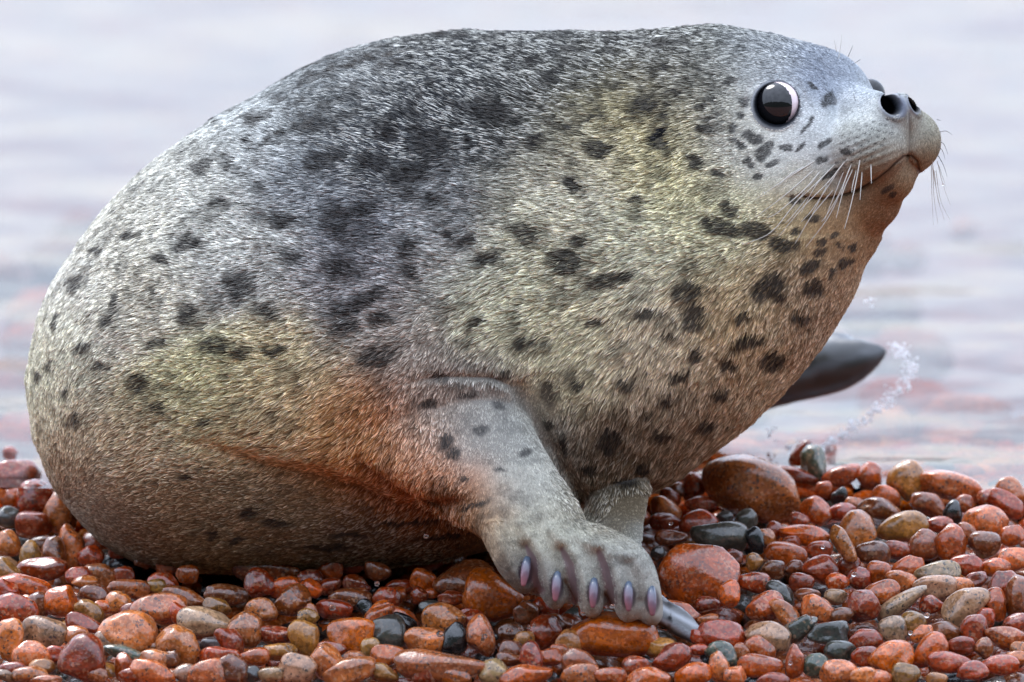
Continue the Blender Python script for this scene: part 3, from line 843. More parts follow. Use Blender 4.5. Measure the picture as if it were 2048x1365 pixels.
# near foreflipper
ARM = [
 (985, 700, 600, 790, -130, 60),
 (1024, 765, 700, 890, -178, 70),
 (1060, 840, 800, 968, -225, 66),
 (1098, 915, 885, 1024, -275, 58),
 (1140, 990, 950, 1066, -318, 50),
 (1176, 1050, 990, 1110, -345, 44),
 (1205, 1080, 1005, 1140, -356, 38),
]
pieces.append(loft(ARM, 6, 56, 2.3))
W0 = -372
DIG = [
 [(985, 1040, -335, 34), (1004, 1090, W0 + 6, 31), (1026, 1132, W0, 27), (1048, 1158, W0 + 6, 20)],
 [(1045, 1050, -345, 36), (1075, 1104, W0, 33), (1098, 1160, W0 - 6, 28), (1110, 1186, W0, 23)],
 [(1105, 1060, -345, 36), (1146, 1108, W0, 34), (1172, 1168, W0 - 8, 29), (1184, 1200, W0, 24)],
 [(1150, 1070, -345, 36), (1212, 1112, W0, 34), (1244, 1172, W0 - 8, 30), (1256, 1208, W0, 25)],
 [(1180, 1078, -340, 34), (1262, 1116, W0 + 4, 34), (1292, 1172, W0 - 4, 30), (1303, 1216, W0, 24)],
]
DIG = [[(x, y + (0, 3, 9, 14)[i], w, r) for i, (x, y, w, r) in enumerate(d)] for d in DIG]
for d in DIG:
    pieces.append(tube(d, 6, 24, 0.9))
WEB = [(1178, 1048, 990, 1100, -334, 32), (1230, 1078, 1003, 1140, -340, 24), (1285, 1120, 1040, 1180, -345, 17), (1300, 1170, 1090, 1200, -347, 14), (1302, 1206, 1150, 1212, -347, 11)]
pieces.append(loft(WEB, 6, 48, 2.6))
# far foreflipper: shows right of the near one and its tip beyond the claws
pieces.append(loft([(1290, 920, 1150, 950, 10, 40), (1300, 990, 1170, 1020, -60, 38), (1292, 1050, 1150, 1100, -150, 32), (1280, 1110, 1150, 1170, -230, 26)], 6, 36, 2.2))
pieces.append(tube([(1210, 1130, -230, 36), (1290, 1210, -290, 24), (1345, 1248, -312, 17), (1396, 1281, -322, 11)], 6, 18, 0.8))
pieces.append(tube([(1230, 1130, -220, 34), (1310, 1208, -278, 20), (1365, 1235, -298, 15), (1402, 1268, -306, 9)], 6, 18, 0.8))

# --- head: blended ellipsoids polygonised on a grid
Hf = np.array([.70, .08, -.71]); Hf /= np.linalg.norm(Hf)
Hl = np.array([.70, -.13, .70]); Hl -= Hl.dot(Hf) * Hf; Hl /= np.linalg.norm(Hl)
Hu = np.cross(Hl, Hf)
if Hu[1] > 0: Hu = -Hu
HO = np.array([1651., 191., -20.])
def H(f, l, u):
    return HO + f * Hf + l * Hl + u * Hu
ELL = [  # centre (forward, lateral, up), radii (forward, lateral, up)
 ((-72, 0, -22), (160, 134, 121)),          # cranium
 ((-150, 0, -60), (150, 150, 165)),         # nape
 ((10, 84, -98), (112, 68, 92)), ((10, -84, -98), (112, 68, 92)),     # cheeks
 ((95, 0, -34), (128, 66, 56)),             # bridge
 ((168, 48, -84), (84, 70, 70)), ((168, -48, -84), (84, 70, 70)),     # whisker pads
 ((206, 0, -20), (36, 52, 42)),             # nose
 ((100, 46, -96), (90, 62, 66)), ((100, -46, -96), (90, 62, 66)),
 ((138, 0, -152), (90, 64, 60)),            # chin
 ((70, 0, -196), (108, 88, 86)),            # throat
 ((-40, 0, -230), (130, 120, 130)),
 ((28, 0, -268), (88, 80, 92)),
]
def ell_sdf(P, c, r):
    q = P - H(*c)
    L = np.stack([q @ Hf, q @ Hl, q @ Hu], -1) / np.array(r)
    k = np.linalg.norm(L, axis=-1)
    k2 = np.linalg.norm(L / np.array(r), axis=-1) + 1e-9
    return k * (k - 1) / k2
def head_sdf(P):
    d = None
    for c, r in ELL:
        e = ell_sdf(P, c, r)
        if d is None: d = e
        else:
            kk = 20.0
            h = np.clip(0.5 + 0.5 * (d - e) / kk, 0, 1)
            d = d * (1 - h) + e * h - kk * h * (1 - h)
    return d
def surface_nets(f, lo, hi, vs):
    ax = [np.arange(lo[i], hi[i], vs) for i in range(3)]
    X, Y, Z = np.meshgrid(*ax, indexing='ij')
    D = f(np.stack([X, Y, Z], -1).reshape(-1, 3)).reshape(X.shape)
    nx, ny, nz = D.shape
    S_ = D < 0
    cnt = np.zeros((nx - 1, ny - 1, nz - 1)); acc = np.zeros((nx - 1, ny - 1, nz - 1, 3))
    corners = [(a, b_, c) for a in (0, 1) for b_ in (0, 1) for c in (0, 1)]
    def cut(A, o): return A[o[0]:nx - 1 + o[0], o[1]:ny - 1 + o[1], o[2]:nz - 1 + o[2]]
    for i, o1 in enumerate(corners):
        for o2 in corners[i + 1:]:
            if sum(abs(np.array(o1) - np.array(o2))) != 1: continue
            d1, d2 = cut(D, o1), cut(D, o2)
            m = (d1 < 0) != (d2 < 0)
            t = np.where(m, d1 / np.where(m, d1 - d2, 1), 0)
            p = np.array(o1) + t[..., None] * (np.array(o2) - np.array(o1))
            acc += np.where(m[..., None], p, 0); cnt += m
    act = cnt > 0
    idx = -np.ones(act.shape, int); idx[act] = np.arange(act.sum())
    base = np.argwhere(act)
    V = (base + acc[act] / cnt[act][:, None]) * vs + np.array(lo)
    F = []
    for axis in range(3):
        o = [0, 0, 0]; o[axis] = 1
        A = S_[:nx - 1 + 0, :ny - 1, :nz - 1]
        B = S_[o[0]:nx - 1 + o[0], o[1]:ny - 1 + o[1], o[2]:nz - 1 + o[2]]
        e = np.argwhere(A != B)
        u, v = [(1, 2), (2, 0), (0, 1)][axis]
        e = e[(e[:, u] > 0) & (e[:, v] > 0)]
        du = np.zeros(3, int); du[u] = 1; dv = np.zeros(3, int); dv[v] = 1
        g = lambda q: idx[q[:, 0], q[:, 1], q[:, 2]]
        quad = np.stack([g(e), g(e - du), g(e - du - dv), g(e - dv)], 1)
        s = S_[e[:, 0], e[:, 1], e[:, 2]]
        quad[~s] = quad[~s][:, ::-1]
        F.append(quad[(quad >= 0).all(1)])
    return V, np.concatenate(F).tolist()
pieces.append(surface_nets(head_sdf, (1340, 20, -300), (1930, 620, 330), 6.0))

# --- fuse everything into one skin
Vs, Fs, nn = [], [], 0
for V, F in pieces:
    Vs.append(V); Fs += [tuple(int(i) + nn for i in f) for f in F]; nn += len(V)
tmp = new_mesh('tmp', np.concatenate(Vs), Fs)
to = bpy.data.objects.new('tmp', tmp); COL.objects.link(to)
bm = bmesh.new(); bm.from_mesh(tmp); bmesh.ops.recalc_face_normals(bm, faces=bm.faces); bm.to_mesh(tmp); bm.free()
md = to.modifiers.new('r', 'REMESH'); md.mode = 'VOXEL'; md.voxel_size = 5.0; md.adaptivity = 0
dg = bpy.context.evaluated_depsgraph_get()
em = bpy.data.meshes.new_from_object(to.evaluated_get(dg))
bpy.data.objects.remove(to)

def arrays(me):
    V = np.empty(len(me.vertices) * 3); me.vertices.foreach_get('co', V)
    E = np.empty(len(me.edges) * 2, int); me.edges.foreach_get('vertices', E)
    return V.reshape(-1, 3), E.reshape(-1, 2)
def smooth(V, E, it, wt=1.0, lam=0.6):
    n = len(V); deg = np.bincount(E.ravel(), minlength=n)[:, None] + 1e-9
    wt = np.broadcast_to(np.asarray(wt, float), (n,))[:, None]
    for _ in range(it):
        A = np.stack([np.bincount(E[:, 0], V[E[:, 1], k], n) + np.bincount(E[:, 1], V[E[:, 0], k], n) for k in range(3)], 1) / deg
        V = V + lam * wt * (A - V)
    return V
def seg_dist(P, poly):
    """distance in x,y to a polyline; also the parameter"""
    best = np.full(len(P), 1e9); side_ = np.zeros(len(P))
    for a, b_ in zip(poly[:-1], poly[1:]):
        a = np.array(a, float); b_ = np.array(b_, float); d = b_ - a
        t = np.clip(((P[:, :2] - a) @ d) / (d @ d), 0, 1)
        q = P[:, :2] - (a + t[:, None] * d)
        r = np.linalg.norm(q, axis=1)
        m = r < best
        best[m] = r[m]; side_[m] = (d[0] * q[m, 1] - d[1] * q[m, 0])
    return best, np.sign(side_)
V, E = arrays(em)
V = smooth(V, E, 6)
neck = smoothstep(1380, 1480, V[:, 0]) * (1 - smoothstep(150, 330, (V - HO) @ Hf + 260)) 
jaw = np.exp(-(((V[:, 0] - 1690) / 80) ** 2 + ((V[:, 1] - 520) / 110) ** 2))
V = smooth(V, E, 90, np.clip(neck + jaw, 0, 1))
# shoulder blend: soft on the body side of the arm, crease kept at the front edge
sd, _ = seg_dist(V, [(640, 830), (690, 760), (800, 700), (950, 690)])
V = smooth(V, E, 60, np.exp(-(sd / 70) ** 2) * (V[:, 2] < 100))
palm = (V[:, 0] > 960) & (V[:, 0] < 1340) & (V[:, 1] > 1010) & (V[:, 1] < 1260) & (V[:, 2] < -290)
V = smooth(V, E, 5, palm * 1.0)
em.vertices.foreach_set('co', V.ravel()); em.update()
# finer mesh on face and palm
bm = bmesh.new(); bm.from_mesh(em); bm.verts.ensure_lookup_table()
def fine(v):
    c = v.co
    return (c.x > 1470 and c.y < 470 and c.z < 150 and c.x + c.y * .3 > 1530) or (960 < c.x < 1340 and 1040 < c.y < 1260 and c.z < -290)
fs = [f for f in bm.faces if all(fine(v) for v in f.verts)]
es = list({e for f in fs for e in f.edges})
bmesh.ops.subdivide_edges(bm, edges=es, cuts=1, use_grid_fill=True)
bmesh.ops.triangulate(bm, faces=[f for f in bm.faces if len(f.verts) > 4])
bm.to_mesh(em); bm.free()
V, E = arrays(em)
isfine = np.array([fine(v) for v in em.vertices])
V = smooth(V, E, 4, isfine * 1.0)
em.vertices.foreach_set('co', V.ravel()); em.update()

def normals(me):
    n = np.empty(len(me.vertices) * 3); me.vertices.foreach_get('normal', n); return n.reshape(-1, 3)
Nn = normals(em)
if (Nn * (V - V.mean(0))).sum() < 0:
    Nn = -Nn; flipn = True
else: flipn = False
front = (Nn[:, 2] < 0.25)
headm = (V[:, 0] > 1440) & (V[:, 1] < 520)
palm2 = front & (V[:, 0] > 960) & (V[:, 0] < 1340) & (V[:, 1] > 1040) & (V[:, 1] < 1260) & (V[:, 2] < -290)
# --- sculpt: eye sockets, nostrils, philtrum, mouth, folds
EYE = np.array([1553.5, 210.0]); ER = 43.0
bvh = BVHTree.FromPolygons([Vector(v) for v in V.tolist()], [tuple(p.vertices) for p in em.polygons])
def hit(x, y):
    h = bvh.ray_cast(Vector((x, y, -1500)), Vector((0, 0, 1)))
    return h[0].z if h[0] else None
eye_w = hit(*EYE)
print('eye w', eye_w)
D = np.zeros_like(V)
r = np.hypot((V[:, 0] - EYE[0]), (V[:, 1] - EYE[1]))
m = front & headm & (V[:, 2] < eye_w + 60)
D[:, 2] += np.where(m, 34 * (1 - smoothstep(ER - 6, ER + 1, r)) - 3.5 * np.exp(-((r - 47) / 5.0) ** 2), 0)
EYE2C = H(8, 122, -16); 
r2 = np.linalg.norm(V - H(14, 140, -10), axis=1)
D += np.where(headm[:, None], -(18 * (1 - smoothstep(18, 34, r2)))[:, None] * Hl, 0)
def nostril(cx, cy, a, b_, ang, depth, rim):
    dx, dy = V[:, 0] - cx, -(V[:, 1] - cy)
    ca, sa = math.cos(math.radians(ang)), math.sin(math.radians(ang))
    q = np.sqrt(((dx * ca + dy * sa) / a) ** 2 + ((-dx * sa + dy * ca) / b_) ** 2)
    k = front & headm
    D[:] += np.where(k, depth * (1 - smoothstep(0.72, 1.05, q)) - rim * np.exp(-((q - 1.32) / .22) ** 2), 0)[:, None] * (-Hf * .45 + np.array([0, 0, .9]) - Hu * .1)
    return q
MOUTH = [(1840, 372), (1840, 345), (1834, 322), (1822, 311), (1808, 311), (1790, 326), (1775, 341), (1755, 357), (1734, 370), (1707, 383), (1680, 391), (1650, 396), (1621, 396), (1604, 390)]
dm, sm = seg_dist(V, MOUTH)
k = front & headm
D[:, 2] += np.where(k, 9 * np.exp(-(dm / 4.2) ** 2), 0)
# lip rolls over the chin: chin side is set back, lip side swells
inside = sm < 0
lipw = np.exp(-(dm / 26) ** 2) * k
D[:, 2] += np.where(V[:, 1] > np.interp(V[:, 0], [1604, 1650, 1707, 1755, 1790, 1815, 1840], [390, 396, 383, 357, 326, 309, 340]), 9 * lipw, -4 * lipw)
PH = [(1818, 228), (1819, 262), (1818, 304)]
dp, _ = seg_dist(V, PH)
D[:, 2] += np.where(k, 4 * np.exp(-(dp / 4.5) ** 2), 0)
qa = nostril(1783, 209, 17, 25, 42, 44, 3)
qb = nostril(1828, 207, 8, 20, 25, 26, 2.5)
for Lg in [[(1053, 1096), (1066, 1125), (1070, 1160), (1074, 1182)], [(1124, 1102), (1140, 1132), (1146, 1168), (1150, 1200)], [(1198, 1108), (1212, 1142), (1220, 1178), (1222, 1208)], [(1262, 1128), (1276, 1160), (1281, 1200)]]:
    dg_, _ = seg_dist(V, Lg)
    D[:, 2] += np.where(palm2, (17 if Lg[0][0] < 1250 else 8) * np.exp(-(dg_ / 13) ** 2), 0)
for d in DIG:
    dg_, _ = seg_dist(V, [q[:2] for q in d])
    D[:, 2] -= np.where(palm2, 6 * np.exp(-(dg_ / 13) ** 2), 0)
dae, sae = seg_dist(V, [(1040, 768), (1068, 820), (1100, 880), (1146, 960), (1184, 1030)])
D[:, 2] += np.where(front & (V[:, 2] < 150), 20 * np.exp(-(dae / 15) ** 2), 0)
# throat crease, forearm crease, flank fold over the belly
CRE = [(640, 800), (760, 770), (880, 752), (985, 752), (1022, 768), (1050, 820), (1090, 890)]
dc, _ = seg_dist(V, CRE)
D[:, 2] += np.where(front, 9 * np.exp(-(dc / 9) ** 2) * smoothstep(760, 930, V[:, 0]), 0)
FOLD = [(150, 830), (300, 850), (420, 872), (540, 905), (640, 925), (720, 945), (800, 985)]
df, _ = seg_dist(V, FOLD)
yf = np.interp(V[:, 0], [p[0] for p in FOLD], [p[1] for p in FOLD])
below = smoothstep(-4, 22, V[:, 1] - yf)
fw = smoothstep(340, 680, V[:, 0]) * (1 - smoothstep(860, 960, V[:, 0])) * (V[:, 2] < 120)
D[:, 2] += np.where(front, fw * below * 66 * np.exp(-np.clip(V[:, 1] - yf, 0, 999) / 130), 0) - np.where(front, fw * 12 * np.exp(-((V[:, 1] - yf + 30) / 45) ** 2), 0)
# soft fleshy undulation and skin wrinkles of the neck
und = 9 * fbm(V, 190, 5) + 3.5 * fbm(V * [1, 1, 1], 70, 9)
und *= np.where(isfine, 0.25, 1)
D += Nn * und[:, None]
# whisker rows give the pads a ribbed look
pad = np.exp(-(((V[:, 0] - 1735) / 75) ** 2 + ((V[:, 1] - 310) / 48) ** 2)) * k
rows = np.sin((V[:, 1] + (V[:, 0] - 1700) * 0.42) / 15.5 * 2 * math.pi)
D[:, 2] += 1.1 * rows * pad
V2 = V + D
V2 = smooth(V2, E, 1, np.where(isfine, 1.0, 0.6))
em.vertices.foreach_set('co', V2.ravel()); em.update()
V = V2
Nn = normals(em) * (-1 if flipn else 1)

# --- coat pigment by place on the body, with rim light painted in at upper left
CP = [
 (1580,84,88,92,97),(1660,104,112,118,126),(1500,80,70,73,78),(1350,80,62,66,72),(1200,90,58,62,70),(1050,100,58,63,72),(900,110,66,72,82),(760,150,96,104,116),(640,190,118,128,138),
 (500,260,160,168,176),(400,330,164,168,168),(250,430,176,177,170),(300,345,182,185,182),(700,125,130,138,148),(150,560,182,184,180),(100,680,190,188,172),(80,780,196,190,165),
 (300,600,184,182,168),(420,480,176,180,178),(500,500,172,176,176),(600,380,128,136,148),(700,250,100,108,120),(800,300,84,92,106),
 (900,230,76,83,96),(1000,280,92,98,104),(1080,200,96,96,92),(1150,250,132,130,112),(1250,250,200,178,118),(1340,235,166,150,104),(1250,160,84,86,86),(1350,150,76,78,80),
 (1420,180,110,108,92),(1450,260,176,170,140),(1350,330,200,184,130),(1200,340,176,172,152),(1100,400,186,184,166),(900,420,140,146,154),
 (900,500,160,165,168),(740,480,120,126,140),(700,600,150,153,162),(1000,600,208,196,158),(1080,480,196,188,160),(1250,500,196,190,164),
 (1450,450,200,188,150),(1550,430,208,194,150),(1300,700,192,180,150),(1150,700,204,186,150),(1500,620,184,164,124),(1620,560,172,142,98),
 (1620,650,165,140,104),(1500,780,170,150,118),(1250,900,158,138,106),(1380,880,160,140,110),(1200,1010,140,120,88),
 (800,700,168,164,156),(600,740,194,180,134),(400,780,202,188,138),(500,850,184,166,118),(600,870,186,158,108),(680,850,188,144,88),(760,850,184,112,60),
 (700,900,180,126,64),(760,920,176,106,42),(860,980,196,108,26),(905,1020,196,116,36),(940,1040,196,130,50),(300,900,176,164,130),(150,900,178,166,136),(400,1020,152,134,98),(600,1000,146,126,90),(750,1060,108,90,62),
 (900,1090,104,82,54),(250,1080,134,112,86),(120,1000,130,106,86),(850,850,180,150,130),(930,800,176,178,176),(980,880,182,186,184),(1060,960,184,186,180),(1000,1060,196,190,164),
 (1100,1060,186,188,170),(1180,1110,176,182,176),(1250,1140,170,174,172),(1050,1150,150,150,150),
 (1500,120,150,158,164),(1560,140,176,184,190),(1620,140,140,154,176),(1680,160,166,178,194),(1740,200,180,188,192),(1480,220,214,214,204),(1455,180,190,192,186),(1500,160,196,200,202),(1560,300,222,226,220),(1470,280,212,210,190),(1620,250,222,228,228),
 (1500,330,220,220,200),(1560,350,222,226,218),(1650,320,204,208,202),(1720,260,172,176,166),(1760,290,162,160,142),(1800,250,158,156,146),(1850,260,158,154,128),
 (1740,345,168,158,124),(1820,345,150,104,48),(1790,370,152,104,46),(1740,420,146,104,58),(1700,450,168,122,62),(1640,420,186,150,92),(1660,490,178,144,92),
 (1600,390,196,176,128),(1860,330,150,122,70),(1690,600,176,140,98),(1580,480,196,176,128),
]
CP = np.array(CP, float)
CPL = lin(CP[:, 2:5])
lumc = CPL.mean(1); bodyc = (CP[:, 0] < 1480) | (CP[:, 1] > 480)
CPL = CPL * np.where((CP[:, 1] < 330) & (CP[:, 0] < 1520), 1 - .45 * smoothstep(.26, .10, lumc), 1)[:, None]
rusty = (CP[:, 2] - CP[:, 4] > 85) | ((CP[:, 0] > 1480) & (CP[:, 1] > 330))
rusty &= ~((CP[:, 1] < 330) & (CP[:, 0] < 1480))
lc_ = CPL.mean(1)[:, None]
th_ = (CP[:, 0] > 1580) & (CP[:, 1] > 330)
CPL = np.where(th_[:, None], CPL * .78 + lc_ * .2, CPL)
CPL = np.where(rusty[:, None], CPL, CPL * .72 + lc_ * .28)
fl_ = (CP[:, 0] > 900) & (CP[:, 0] < 1320) & (CP[:, 1] > 780) & (CP[:, 2] > 140) & (CP[:, 2] < 200)
CPL = CPL * np.where(fl_, .6, 1)[:, None]
CPL = CPL * np.where((CP[:, 0] < 1480)[:, None], np.array([1.04, 1.0, .90]), 1)
CPL = np.minimum(CPL * np.where(bodyc, 1 + .62 * smoothstep(.16, .42, lumc), 1.0)[:, None], .82)
SPOTS = [ (1160,370,24,20,-40),(1285,398,17,12,0),(945,483,30,22,10),(830,500,34,26,60),(835,545,30,20,-40),(905,470,22,14,0),(985,520,38,20,20),(1062,468,46,26,-35),(1140,525,42,28,-30),
 (1170,480,20,18,0),(1235,556,52,20,12),(1300,620,30,14,5),(1392,625,30,30,60),(1385,575,36,24,0),(1500,675,38,15,12),(1545,570,38,30,30),(1562,585,16,22,0),(1627,573,20,17,20),(1622,530,24,17,20),(1602,628,17,12,10),
 (1690,525,22,10,40),(1668,545,14,8,20),(1552,712,28,24,10),(1640,500,15,9,15),(1575,485,34,15,0),(1465,420,24,15,-40),(1450,455,52,16,-18),(1520,460,36,16,-10),(1490,630,18,10,0),(1455,715,22,14,0),
 (1100,785,25,32,20),(1440,775,20,12,0),(1300,820,15,10,0),(1220,870,32,26,0),(1180,930,22,14,0),(1130,880,14,20,0),(1095,850,14,10,0),(705,622,62,22,15),(745,598,52,18,25),(700,655,42,22,20),(700,540,56,36,-20),
 (690,440,44,58,20),(765,712,52,28,10),(575,445,32,24,0),(490,575,52,44,0),(545,620,42,22,-20),(440,692,52,24,0),(490,705,30,16,0),(385,632,36,32,0),(385,490,46,26,20),(265,470,22,11,0),
 (240,600,14,36,-15),(155,565,18,26,-20),(225,640,20,20,0),(150,840,23,18,10),(137,785,11,18,0),(320,815,38,13,-20),(75,745,12,18,0),(95,730,10,14,0),(290,765,36,26,0),(880,752,20,12,0),(880,400,38,20,20),(655,330,52,24,20),
 (880,290,54,30,0),(830,350,62,24,10),(1210,300,36,20,0),(1300,215,36,22,30),(1335,290,20,12,0),(1000,230,44,26,0),(960,640,20,12,0),(1060,680,30,16,0),(1010,740,18,10,40),
 (780,640,40,16,20),(600,520,30,16,0),(560,700,30,16,20),(520,240,40,20,25),(420,330,40,18,30),(330,520,24,14,0),(450,410,30,16,20),(200,500,20,12,0),(640,250,44,22,20),(760,330,50,24,0),(740,420,40,22,0),
 (330,690,30,16,0),(170,690,24,14,0),(120,640,10,20,-15),(210,730,26,14,0),(420,840,18,10,0),
 (1365,740,24,12,20),(1330,860,20,12,0),(1290,930,20,12,0),(1250,960,22,12,0),(1400,700,20,12,0),(1350,660,26,12,0),(1200,640,26,12,15),(1260,760,24,12,0),(1160,760,20,12,0),(1420,840,18,10,20),(1340,790,16,10,0),
 (1000,940,14,8,0),(1045,900,16,10,0),(930,960,12,8,0),(890,880,18,26,-20),(935,790,24,12,10),(1000,810,16,10,0),(860,800,26,14,20),(960,860,22,16,0),(905,905,16,20,0),
 (1505,272,22,13,-30),(1532,300,14,22,-20),(1478,230,12,8,0),(1550,325,13,9,0),(1570,292,16,9,20),(1518,355,13,9,0),(1500,325,10,12,0),(1545,175,22,5,5),(1612,262,20,6,45),(1625,240,14,6,60),(1600,290,14,5,40),(1465,168,14,10,20),
 (1490,200,11,14,0),(1465,255,8,14,20),(1480,290,22,9,-25),(1628,172,13,9,-30),(1660,200,16,16,0),(1648,290,20,8,40),(1665,345,22,8,20),(1690,300,16,7,20),(1645,318,14,8,20),(1590,400,16,9,-20),(1625,440,16,10,0),(1600,460,10,7,0),
 (1670,470,9,7,0),(1705,488,12,7,20),(1680,492,9,6,0),(1645,480,12,8,0),(1540,470,10,7,0),(1400,330,24,16,-30),(1440,350,16,10,0),(1415,260,14,10,0),(1395,320,18,10,-40),(1775,380,16,8,30),(1790,392,10,6,0),
 (430,1065,20,9,0),(480,1080,24,10,10),(560,1045,36,9,0),(425,1075,12,8,0),(660,1095,60,9,0),(820,1040,90,8,8),(900,1070,80,8,5),(500,1030,26,12,0),(380,960,22,10,0),(700,1070,50,8,0),(950,1010,40,8,10)]
SPOTS = np.array(SPOTS, float)
def coat(P):
    """coat colour for points in frame space: rgb (linear), spot amount"""
    n = len(P)
    xy = P[:, :2] + 14 * np.stack([noise(P, 45, 31), noise(P, 45, 32)], 1)
    num = np.zeros((n, 3)); den = np.zeros(n) + 1e-12
    for i in range(len(CP)):
        sg = 62.0 if CP[i, 0] < 1470 or CP[i, 1] > 520 else 38.0
        if 900 < CP[i, 0] < 1300 and CP[i, 1] > 1000: sg = 45.0
        w = np.exp(-((xy - CP[i, :2]) ** 2).sum(1) / (2 * sg * sg))
        # lighter falloff tail so that nothing is undefined
        w += 1e-4 / (1 + ((xy - CP[i, :2]) ** 2).sum(1) / (sg * sg))
        num += w[:, None] * CPL[i]; den += w
    rgb = num / den[:, None]
    q = P[:, :2] + 4 * np.stack([noise(P, 12, 41), noise(P, 12, 42)], 1) + 8 * np.stack([noise(P, 30, 43), noise(P, 30, 44)], 1)
    sp = np.zeros(n)
    for x, y, a, b_, ang in SPOTS:
        if x < 1000: a *= .84; b_ *= .84
        dx, dy = q[:, 0] - x, -(q[:, 1] - y)
        mm = (abs(dx) < 110) & (abs(dy) < 110)
        ca, sa = math.cos(math.radians(ang)), math.sin(math.radians(ang))
        u = (dx[mm] * ca + dy[mm] * sa) / a; v = (-dx[mm] * sa + dy[mm] * ca) / b_
        sp[mm] = np.maximum(sp[mm], 1 - smoothstep(0.7 if x > 1120 else .55, 1.15 if x > 1120 else 1.3, np.sqrt(u * u + v * v)))
    flank = smoothstep(1500, 1400, P[:, 0]) + 0 * P[:, 0]
    saddle = flank * smoothstep(420, 250, P[:, 1] + .10 * (P[:, 0] - 1000)) * smoothstep(150, 520, P[:, 0])
    mot = saddle * smoothstep(0.0, 0.3, fbm(P, 22, 77)) * .7 + smoothstep(0.12, 0.42, fbm(P, 50, 51)) * 0.5 * flank * (1 - smoothstep(780, 900, P[:, 1])) + smoothstep(0.2, 0.45, fbm(P, 30, 61)) * 0.35 * flank
    sp = np.maximum(sp, mot)
    far = smoothstep(60, 400, P[:, 2]) * 0
    return rgb, sp
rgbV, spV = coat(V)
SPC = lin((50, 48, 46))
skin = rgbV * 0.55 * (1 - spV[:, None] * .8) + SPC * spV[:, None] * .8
face = smoothstep(1440, 1560, V[:, 0] + 25 * fbm(V, 40, 15)) * smoothstep(560, 440, V[:, 1]) * smoothstep(85, 135, V[:, 1] + .12 * np.clip(V[:, 0] - 1650, 0, 200) * 3)
facefull = rgbV * 0.92 * (1 - .72 * spV[:, None]) + SPC * .72 * spV[:, None]
skin = skin * (1 - face[:, None]) + facefull * face[:, None]
hand = (V[:, 0] > 930) & (V[:, 1] > 930) & (V[:, 2] < -240) & (V[:, 0] < 1345)
hm_ = (1 - .38 * smoothstep(.05, .45, fbm(V, 42, 81)))[:, None] * (1 - .25 * smoothstep(.1, .5, fbm(V, 13, 82)))[:, None]
skin = np.where(hand[:, None], facefull * hm_, skin)
hind = (V[:, 2] > 600) & (V[:, 0] > 1400)
hs_ = 0.5 + 0.5 * np.sin((V[:, 1] + V[:, 0] * .25) / 9 + 2 * fbm(V, 60, 3))  # wet highlights painted as stripes into the hind flipper's colour
skin = np.where(hind[:, None], lin((60, 64, 69)) * (0.15 + 1.3 * hs_[:, None] ** 2), skin)
hp = (V[:, 0] > 1290) & (V[:, 1] > 1180) & (V[:, 2] > -345) & (V[:, 1] < 1300)
skin = np.where(hp[:, None], lin((120, 124, 130)) * (0.2 + 1.5 * (0.5 + .5 * np.sin((.86 * V[:, 1] - V[:, 0] * .51) / 3.4 + fbm(V, 40, 8)))[:, None] ** 1.5), skin)
# bare parts: eye rim, nostrils, mouth line, digits' webbing
def paint(mask, c):
    global skin
    mask = np.clip(mask, 0, 1)[:, None]
    skin = skin * (1 - mask) + lin(c) * mask
r = np.hypot(V[:, 0] - EYE[0], V[:, 1] - EYE[1])
re_ = np.hypot(V[:, 0] - EYE[0] + 2, (V[:, 1] - EYE[1] + 6) * 1.0)
paint(np.exp(-((re_ - 61) / 3.5) ** 2) * smoothstep(10, -20, V[:, 1] - EYE[1]) * front * headm * .45, (118, 100, 92))
paint((1 - smoothstep(50, 58, r)) * front * headm * .75, (84, 90, 102))
paint((1 - smoothstep(45.5, 50, r)) * front * headm, (20, 24, 31))
paint((1 - smoothstep(24, 36, np.linalg.norm(V - H(14, 140, -10), axis=1))) * headm, (24, 28, 36))
paint((1 - smoothstep(1.25, 1.7, qa)) * front * headm * .7, (92, 96, 108))
paint((1 - smoothstep(1.25, 1.9, qb)) * front * headm * .7, (92, 96, 108))
nosep = np.exp(-(((V[:, 0] - 1806) / 17) ** 2 + ((V[:, 1] - 212) / 24) ** 2)) * front * headm
paint(nosep * .8, (110, 118, 134))
paint((1 - smoothstep(.8, 1.12, qa)) * front * headm, (4, 4, 5))
paint((1 - smoothstep(.8, 1.12, qb)) * front * headm, (4, 4, 5))
paint(np.exp(-(dm / 2.6) ** 2) * k * .9, (26, 18, 14))
paint(np.exp(-(dp / 2.0) ** 2) * k * .5, (50, 42, 36))
WEBL = [[(1053, 1092), (1066, 1120), (1070, 1158), (1078, 1180)], [(1124, 1098), (1140, 1130), (1146, 1165), (1150, 1200)], [(1198, 1104), (1212, 1140), (1220, 1175), (1222, 1205)]]
for L in WEBL:
    dw, _ = seg_dist(V, L)
    ww = np.interp(V[:, 1], [1092, 1130, 1200], [3, 11, 14])
    paint((1 - smoothstep(.7, 1.2, dw / ww)) * hand * .8, (122, 98, 104))
CLAW = [(1051, 1143, 8), (1113, 1173, 5), (1187, 1186, 3), (1257, 1193, 0), (1304, 1202, -2)]
for x, y, _ in CLAW:
    q = np.hypot((V[:, 0] - x) / 15, (V[:, 1] - y) / 27)
    paint((1 - smoothstep(.8, 1.25, q)) * hand * .8, (58, 44, 56))
